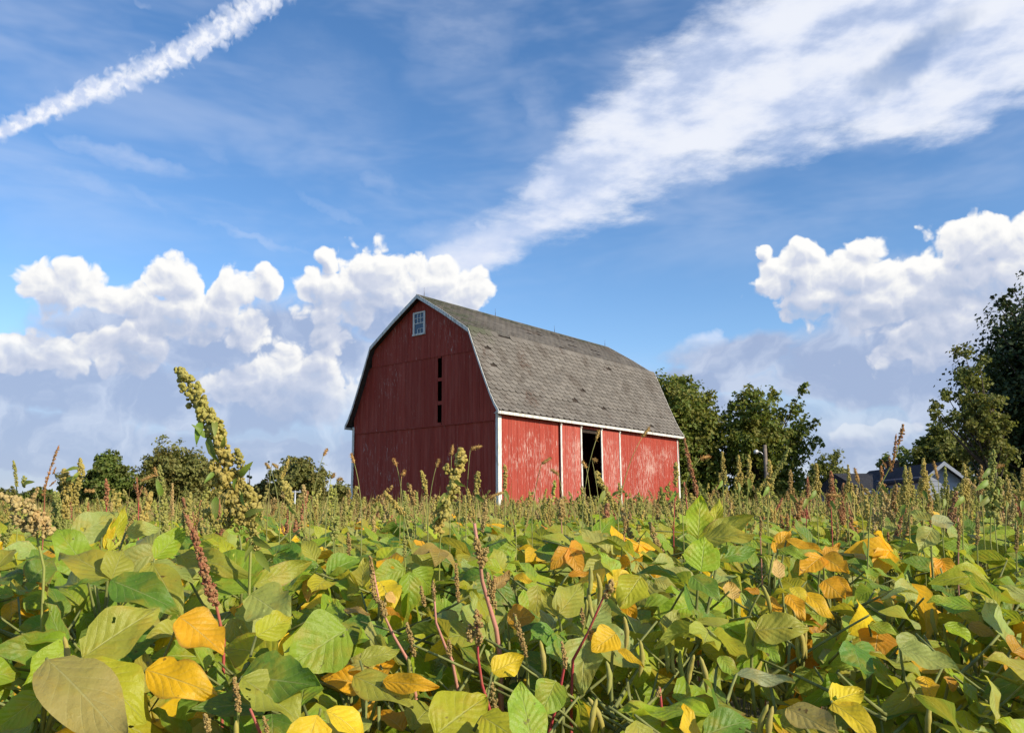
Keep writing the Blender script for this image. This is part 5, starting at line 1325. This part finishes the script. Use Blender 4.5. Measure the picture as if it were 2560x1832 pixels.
# red-stemmed ones in the foreground
pigweed('pink-stemmed pigweed rising through the leaves in the middle', [([(1214, 1248), (1212, 1290), (1206, 1330)], 15), ([(1190, 1345), (1196, 1380), (1206, 1420)], 24), ([(1216, 1370), (1206, 1410)], 20), ([(1218, 1430), (1226, 1480), (1238, 1520)], 16), ([(1236, 1440), (1232, 1500)], 14)], [(1186, 1308), (1200, 1400), (1205, 1450), (1222, 1510), (1240, 1570), (1250, 1640), (1252, 1720)], 1.3, 'brown', 'pink')
pigweed('brown-headed pigweed with a pink stem left of the pink-stemmed one', [([(926, 1390), (930, 1430), (934, 1480), (944, 1505)], 15), ([(950, 1500), (965, 1540)], 20), ([(1016, 1555), (1028, 1600), (1036, 1640)], 15)], [(928, 1400), (950, 1515), (985, 1590), (1020, 1650), (1040, 1740)], 1.25, 'brown', 'pink')
pigweed('forked pigweed with two thin pink branches in the middle foreground', [([(1052, 1465), (1062, 1515)], 13), ([(1082, 1452), (1086, 1500)], 11), ([(1140, 1408), (1142, 1450), (1146, 1505)], 12), ([(1122, 1600), (1124, 1640)], 14)], [(1084, 1470), (1090, 1555), (1112, 1612), (1130, 1650), (1148, 1740)], 1.25, 'brown', 'pink')
pigweed('dark-headed pigweed with a bright red stem at the bottom centre', [([(1192, 1526), (1196, 1560), (1198, 1610)], 22), ([(1172, 1560), (1176, 1600)], 20), ([(1230, 1705), (1232, 1745), (1240, 1770)], 18)], [(1192, 1535), (1195, 1640), (1205, 1710), (1228, 1785), (1234, 1850)], 1.15, 'brown', 'crimson')
pigweed('red-stemmed pigweed leaning right above the bean pods', [([(1530, 1448), (1522, 1475), (1514, 1490)], 26), ([(1454, 1520), (1458, 1560)], 12), ([(1478, 1570), (1474, 1600)], 14)], [(1525, 1460), (1505, 1500), (1470, 1580), (1432, 1650), (1428, 1760)], 1.25, 'brown', 'crimson', [(1520, 1495, 1548, 1540)])
pigweed('slim brown pigweed spike between the orange leaf and the red stem', [([(1286, 1535), (1300, 1580), (1316, 1640)], 15)], [(1288, 1540), (1316, 1645), (1322, 1740)], 1.25, 'brown', 'gstem')
pigweed('short brown pigweed spike beside the leaning red-stemmed one', [([(1404, 1602), (1412, 1645), (1414, 1670)], 14)], [(1405, 1606), (1412, 1660), (1395, 1750), (1370, 1840)], 1.15, 'brown', 'crimson')
pigweed('thin brown pigweed spike standing before the dark leaf at lower left', [([(586, 1692), (592, 1735), (598, 1780)], 16), ([(512, 1785), (525, 1830)], 18)], [(588, 1698), (596, 1790), (590, 1860)], 1.0, 'brown', 'gstem')
pigweed('small pigweed with a red stem low on the right of the pods', [([(1648, 1716), (1644, 1740)], 14), ([(1662, 1790), (1656, 1815)], 12)], [(1650, 1720), (1655, 1780), (1640, 1850)], 1.1, 'brown', 'crimson')
pigweed('short pigweed with a red stem at the bottom left of centre', [([(660, 1790), (668, 1830)], 12)], [(625, 1770), (650, 1830), (660, 1880)], 1.0, 'brown', 'crimson')
for i, (x, y0, y1, w, c, d, lab) in enumerate([(2092, 1300, 1350, 9, 'brown', 1.9, 'small brown pigweed among the golden leaves'), (2395, 1290, 1370, 9, 'brown', 1.9, 'small brown pigweed beside the pale ribbed leaf'), (2442, 1280, 1360, 10, 'brown', 1.8, 'brown beaded pigweed below the leafy pyramid-shaped one'), (1900, 1290, 1340, 9, 'brown', 2.0, 'brown pigweed behind the upright bright leaves'), (2540, 1300, 1380, 10, 'brown', 1.8, 'brown pigweed at the right edge among the leaves'),
    (870, 1330, 1400, 12, 'brown', 1.8, 'brown pigweed spike left of the stout twisted one'), (1010, 1340, 1390, 10, 'green', 1.8, 'green pigweed spike under the stout twisted one'), (1560, 1290, 1340, 9, 'brown', 2.0, 'brown pigweed below the barn doors'), (835, 1290, 1345, 26, 'green', 1.8, 'bushy green pigweed low between the tall one and the barn'), (1402, 1250, 1300, 20, 'brown', 2.2, 'dark brown pigweed clump under the barn doors')]):
    pigweed(lab, [([(x, y0), (x + 3, (y0 + y1) / 2), (x, y1)], w)], [(x, y0 + 4), (x + 1, y1), (x + U(-8, 8), y1 + 100)], d, c, 'pink' if i % 2 else 'gstem')

# ------------------------------------------------------------------ foxtail grass, one stalk each
def foxtail(label, tip, foot, ground, depth, bend=0.0, name='foxtail_grass'):
    rr = random.Random(int(tip[0] * 3 + tip[1]))
    a, f = at(*tip, depth), at(*foot, depth); g = at(*ground, depth + .02)
    base = Vector((g.x, g.y, 0))
    t = thing(name, label, 'grass stalk', T(base), 'foxtail grass heads above the crop')
    a, f, g = a - base, f - base, g - base
    mid = f.lerp(g, .5) + Vector((-(f.x - g.x) * .25, 0, (f.z - g.z) * .1))
    b = MB(); b.tube(bezier(f, mid, g, 6) + [Vector((0, 0, 0))], [.0008, .0009, .001, .0011, .0012, .0013, .0014, .0018], 4); put('stalk', b.mesh('stalk', M_wstem), t, None, jit((.26, .27, .08)))
    b = MB(); L = (a - f).length
    for i in range(150):
        s = rr.random(); c = a.lerp(f, s) + Vector((0, 0, -bend * L * (1 - s) ** 2))
        d = Vector((rr.gauss(0, 1), rr.gauss(0, 1), rr.gauss(0, 1))).normalized()
        d = (d + (a - f).normalized() * .9).normalized(); l = .0085 * rr.uniform(.7, 1.2) * min(1, .4 + 3 * s) * depth / 2.2
        q = d.cross(Vector((rr.gauss(0, 1), rr.gauss(0, 1), rr.gauss(0, 1)))).normalized() * .0011
        b.add([c - q, c + q, c + d * l], [(0, 1, 2)])
    P = [a.lerp(f, s) + Vector((0, 0, -bend * L * (1 - s) ** 2)) for s in (0, .2, .5, .8, 1)]
    b.tube(P, [.001, .0028 * depth / 2.2, .0033 * depth / 2.2, .003 * depth / 2.2, .001], 6, smooth=False)
    put('seed_spike', b.mesh('seed_spike', M_seed), t, None, jit((.40, .22, .07)))
for tip, foot, gr, d, bend, lab in [((878, 1134), (886, 1158), (905, 1290), 2.4, 0, 'foxtail grass at the left edge of the red gable'), ((983, 1147), (992, 1165), (1010, 1300), 2.4, 0, 'upright foxtail grass on the left half of the red gable'), ((1012, 1176), (1004, 1190), (1000, 1300), 2.4, 0, 'short foxtail grass below the gable window'),
    ((1098, 1148), (1090, 1168), (1070, 1300), 2.4, 0, 'slanting foxtail grass at the gable slot'), ((1132, 1112), (1129, 1138), (1125, 1300), 2.4, 0, 'foxtail grass beside the stout twisted pigweed'), ((1204, 1112), (1176, 1122), (1165, 1300), 2.4, .12, 'nodding foxtail grass at the right of the red gable'),
    ((1378, 1142), (1354, 1160), (1330, 1300), 2.4, .08, 'dark foxtail grass on the left barn boards'), ((1378, 1172), (1396, 1186), (1412, 1300), 2.4, .1, 'drooping foxtail grass by the left door post'), ((1498, 1076), (1490, 1100), (1456, 1290), 2.3, 0, 'tall foxtail grass crossing the dark doorway'), ((1490, 1148), (1480, 1150), (1500, 1300), 2.3, .3, 'curled foxtail grass in the dark doorway'),
    ((1456, 1153), (1466, 1170), (1480, 1300), 2.3, 0, 'small foxtail grass leaning left in the doorway'), ((1624, 1068), (1605, 1093), (1545, 1290), 2.3, 0, 'long foxtail grass crossing the right barn boards'), ((1776, 1138), (1750, 1146), (1705, 1250), 2.3, .12, 'nodding foxtail grass right of the barn'), ((818, 1122), (808, 1140), (775, 1300), 2.5, 0, 'tall foxtail grass against the sky left of the barn'),
    ((664, 1158), (676, 1172), (700, 1300), 2.5, 0, 'foxtail grass over the conifer left of the barn'), ((694, 1168), (680, 1158), (668, 1300), 2.5, .1, 'nodding foxtail grass over the conifer left of the barn'), ((836, 1184), (828, 1196), (815, 1300), 2.5, 0, 'short foxtail grass near the barn wall'), ((854, 1196), (842, 1200), (835, 1300), 2.5, .1, 'low foxtail grass next to the barn wall'),
    ((352, 1200), (390, 1186), (420, 1320), 2.0, .06, 'orange foxtail grass lying across the broad olive tree'), ((386, 1168), (394, 1192), (400, 1310), 2.0, 0, 'upright orange foxtail grass before the broad olive tree'), ((212, 1224), (238, 1228), (258, 1300), 2.2, .1, 'nodding foxtail grass before the dark maple'), ((1222, 1240), (1260, 1230), (1290, 1330), 2.2, .1, 'lying foxtail grass at the near barn corner'),
    ((2508, 1160), (2492, 1168), (2486, 1300), 2.1, .12, 'nodding foxtail grass by the leafy pyramid-shaped pigweed'), ((2334, 1152), (2345, 1200), (2352, 1300), 2.2, 0, 'thin foxtail grass before the pale gable'), ((2136, 1170), (2148, 1205), (2156, 1300), 2.2, 0, 'thin foxtail grass before the dark roof'), ((2064, 1232), (2104, 1240), (2120, 1300), 2.1, .12, 'dark foxtail grass lying low before the light green tree')]:
    foxtail(lab, tip, foot, gr, d, bend)

# ------------------------------------------------------------------ smaller weeds that repeat: one object each
def weed_proto(seed):
    rr = random.Random(seed); b = MB()
    H = .26; lean = Vector((rr.uniform(-.05, .05), rr.uniform(-.04, .04), 0))
    tip = lean + Vector((0, 0, H)); P = [tip, lean * .6 + Vector((0, 0, H * .72)), lean * .2 + Vector((0, 0, H * .38))]
    head_geo(b, P, rr.uniform(.0085, .0125), rr, .6, ICO, .42)
    for k in range(rr.randrange(2, 5)):
        z = H * rr.uniform(.15, .5); a = rr.uniform(0, 6.28); q = Vector((math.cos(a) * .035, math.sin(a) * .035, z + rr.uniform(.05, .09)))
        head_geo(b, [q, Vector((math.cos(a) * .01, math.sin(a) * .01, z))], .007, rr, .6, ICO, .45)
    s = MB(); s.tube([P[0], P[1], P[2], Vector((0, 0, 0)), Vector((0, 0, -.95))], [.0008, .0011, .0014, .0016, .0022], 5)
    lv = []
    for k in range(rr.randrange(2, 6)): lv.append((Vector((0, 0, H * rr.uniform(-.2, .5))), rr.uniform(0, 6.28), rr.uniform(.03, .06)))
    return b.mesh('seed_head', M_seed), s.mesh('stem', M_wstem), lv
WP = [weed_proto(40 + k) for k in range(9)]
def small_weed(x, d, ztop, c, group, label):
    hm, sm, lv = WP[rnd.randrange(len(WP))]
    k = U(.6, 1.4)
    t = thing('pigweed', label, 'weed', T((x, d, ztop - .26 * k)) @ Matrix.Rotation(rnd.gauss(0, .16), 4, 'Y') @ Matrix.Rotation(rnd.gauss(0, .12), 4, 'X') @ Matrix.Rotation(U(0, 6.28), 4, 'Z') @ Matrix.Scale(k, 4), group)
    RELABEL.append((t, label, x, d, ztop, 'weed'))
    put('seed_head', hm, t, None, c); put('stem', sm, t, None, WC['crimson'] if rnd.random() < .2 else WC['gstem'])
    for p, a, L in lv[:2]:
        put('leaf', WLEAF[rnd.randrange(4)], t, frame(p, Vector((math.cos(a), math.sin(a), U(-1.6, .2))), Vector((U(-.6, .6), U(-.6, .6), 1))) @ Matrix.Scale(L * .7, 4), jit((.17, .25, .035), .25))
cnt = 0
while cnt < 285:
    d = U(2.3, 7.5); px = U(-60, 2620)
    w = 1.0 if px > 1750 else (.75 if px < 800 else .62)
    if rnd.random() > w: continue
    x = at(px, 1287, d).x
    right = px > 1720
    up = U(-.01, .15) if right else U(-.03, .12)
    if d > 5: up += .03
    if d < 2.9 and rnd.random() < .5: continue
    ck = rnd.choice(['olive', 'olive', 'olive', 'olive', 'green', 'green', 'tan', 'brown', 'rust', 'red'])
    c = jit(WC[ck], .2)
    grp = 'pigweeds standing in the crop on the right' if right else ('pigweeds standing in the crop on the left' if px < 850 else 'pigweeds standing in the crop before the barn')
    small_weed(x, d, EYE.z + up, c, grp, 'small ' + {'rust': 'rusty', 'red': 'reddish'}.get(ck, ck) + ' pigweed')
    cnt += 1
# the mass of weeds and dry grass behind them
def weed_mass():
    b = MB(); rr = random.Random(21)
    pal = [WC['olive'], WC['tan'], WC['brown'], WC['green'], (.36, .33, .09), (.28, .30, .06), WC['olive'], (.34, .36, .07)]
    for _ in range(4600):
        d = math.sqrt(rr.uniform(5.0 ** 2, 33.0 ** 2)) if rr.random() < .75 else rr.uniform(4.5, 10); x = rr.uniform(-1, 1) * (d * .68 + .3)
        up = rr.uniform(-.12, .16) + (.06 if x > d * .22 else 0) + .010 * d * rr.random()
        tip = Vector((x, d, EYE.z + up)); H = rr.uniform(.10, .22)
        foot = tip + Vector((rr.gauss(0, .055), rr.gauss(0, .04), -H))
        c = rr.choice(pal); k = rr.uniform(.75, 1.25)
        head_geo(b, [tip, foot], rr.uniform(.010, .016) * (1 + d * .012), rr, .22, OCT, .62, colr=(c[0] * k, c[1] * k, c[2] * k, 1))
    # grass blades and bare stalks, thicker in front of the barn
    for _ in range(28000):
        d = math.sqrt(rr.uniform(3.6 ** 2, 33.5 ** 2)); x = rr.uniform(-1, 1) * (d * .68 + .3)
        z0 = .6; up = rr.uniform(-.12, .10) + (.05 + .016 * d) * rr.random()
        tip = Vector((x + rr.gauss(0, .16), d + rr.gauss(0, .05), EYE.z + up)); f = Vector((x, d, z0))
        w = (.0018 + .00042 * d) * rr.uniform(.7, 1.5); mid = f.lerp(tip, .6) + Vector((rr.gauss(0, .02), 0, .03))
        c = rr.choice([(.38, .34, .10), (.27, .31, .06), (.46, .36, .14), (.32, .34, .07), (.36, .26, .09)]); k = rr.uniform(.7, 1.3)
        s = Vector((w, 0, 0))
        b.add([f - s, f + s, mid + s * .8, mid - s * .8, tip], [(0, 1, 2, 3), (3, 2, 4)], 0, False, None, (c[0] * k, c[1] * k, c[2] * k, 1))
    # field edge: taller dry grass up to the barn and beyond on the left
    for _ in range(9000):
        d = rr.uniform(24, 75); x = rr.uniform(-.70, .75) * d
        rel = Vector((x, d, 0)) - BARN_C; bs = rel.dot(BARN_A); bt = rel.dot(Vector((-BARN_A.y, BARN_A.x, 0)))
        if -.5 < bs < 16.2 and -.5 < bt < 9.7: continue
        up = rr.uniform(.2, 1.25) if bs > -6 and bt > -6 else rr.uniform(.2, 1.15)
        f = Vector((x, d, 0)); tip = Vector((x + rr.gauss(0, .15), d, up)); w = .02 * rr.uniform(.5, 1.6) * d / 30
        c = rr.choice([(.24, .22, .07), (.17, .20, .05), (.30, .24, .09), (.20, .22, .06)]); k = rr.uniform(.7, 1.25); s = Vector((w, 0, 0))
        b.add([f - s, f + s, tip], [(0, 1, 2)], 0, False, None, (c[0] * k, c[1] * k, c[2] * k, 1))
    o = kind(put('weeds', b.mesh('weeds', M_weedmass, use_col=True)), 'stuff')
    tag(o, 'mass of olive-brown weeds and dry grass between the crop and the barn', 'weeds')
weed_mass()
# ------------------------------------------------------------------ labels of the repeats: counted from something that is easy to find
MARKS = {
 'soy': [(190, 'big brown-olive corner leaves'), (400, 'black-spotted yellow leaf'), (505, 'hanging orange-yellow leaf'), (700, 'broad dark green leaf'), (950, 'bright yellow leaf cluster'), (1025, 'curled orange leaf'), (1210, 'pink-stemmed pigweed'), (1300, 'round orange-yellow leaf'), (1510, 'folded yellow leaf'), (1750, 'tall upright green leaves'), (1840, 'pale yellow leaf'), (2010, 'fan of yellow leaves'), (2120, 'long yellow bottom leaves'), (2195, 'deep orange leaf'), (2450, 'dry tan leaf')],
 'soyfar': [(60, 'drooping brown pigweed head'), (300, 'upright yellow-green leaves'), (490, 'red beaded pigweed spike'), (600, 'tall leaning pigweed'), (835, 'bushy green pigweed'), (1100, 'stout twisted pigweed'), (1210, 'pink-stemmed pigweed'), (1450, 'open barn doorway'), (1530, 'leaning red-stemmed pigweed'), (1750, 'tall upright green leaves'), (1955, 'golden upright leaf'), (2060, 'dull gold leaves'), (2170, 'dead dock stalk'), (2330, 'pale ribbed leaf'), (2480, 'pyramid-shaped pigweed')],
 'weed': [(40, 'drooping brown pigweed head'), (160, 'plump olive pigweed spike'), (267, 'slim reddish pigweed spike'), (405, 'long olive pigweed spike'), (560, 'tall leaning pigweed'), (715, 'bent olive pigweed head'), (880, 'left edge of the barn'), (1000, 'middle of the red gable'), (1130, 'stout twisted pigweed'), (1250, 'near corner of the barn'), (1398, 'left white door post'), (1475, 'dark barn doorway'), (1600, 'right barn boards'), (1740, 'slim red pigweed spike'), (1846, 'street lamp pole'), (1960, 'leaning beaded pigweed'), (2060, 'light green small tree'), (2150, 'dark-roofed house'), (2240, 'dead dock stalk'), (2349, 'pale gable'), (2420, 'right corner of the pale house'), (2482, 'pyramid-shaped pigweed')]}
ORD = ['nearest', 'second', 'third', 'fourth', 'fifth', 'sixth', 'seventh', 'eighth', 'ninth', 'tenth', 'eleventh', 'twelfth', 'thirteenth', 'fourteenth', 'fifteenth', 'sixteenth', 'seventeenth', 'eighteenth', 'nineteenth', 'twentieth']
buckets = {}
for (o, what, x, y, z, fam) in RELABEL:
    px, py, _ = px_of((x, y, z))
    mx, phrase = min(MARKS[fam], key=lambda m: abs(m[0] - px))
    rel = 'left of' if px < mx else 'right of'
    buckets.setdefault((fam, what, phrase, rel), []).append((abs(px - mx), o))
for (fam, what, phrase, rel), lst in buckets.items():
    for i, (_, o) in enumerate(sorted(lst, key=lambda q: q[0])):
        n = ORD[min(i, 19)]
        o['label'] = (n + ' ' if len(lst) > 1 or fam != 'weed' else '') + what + ' to the ' + rel + ' the ' + phrase
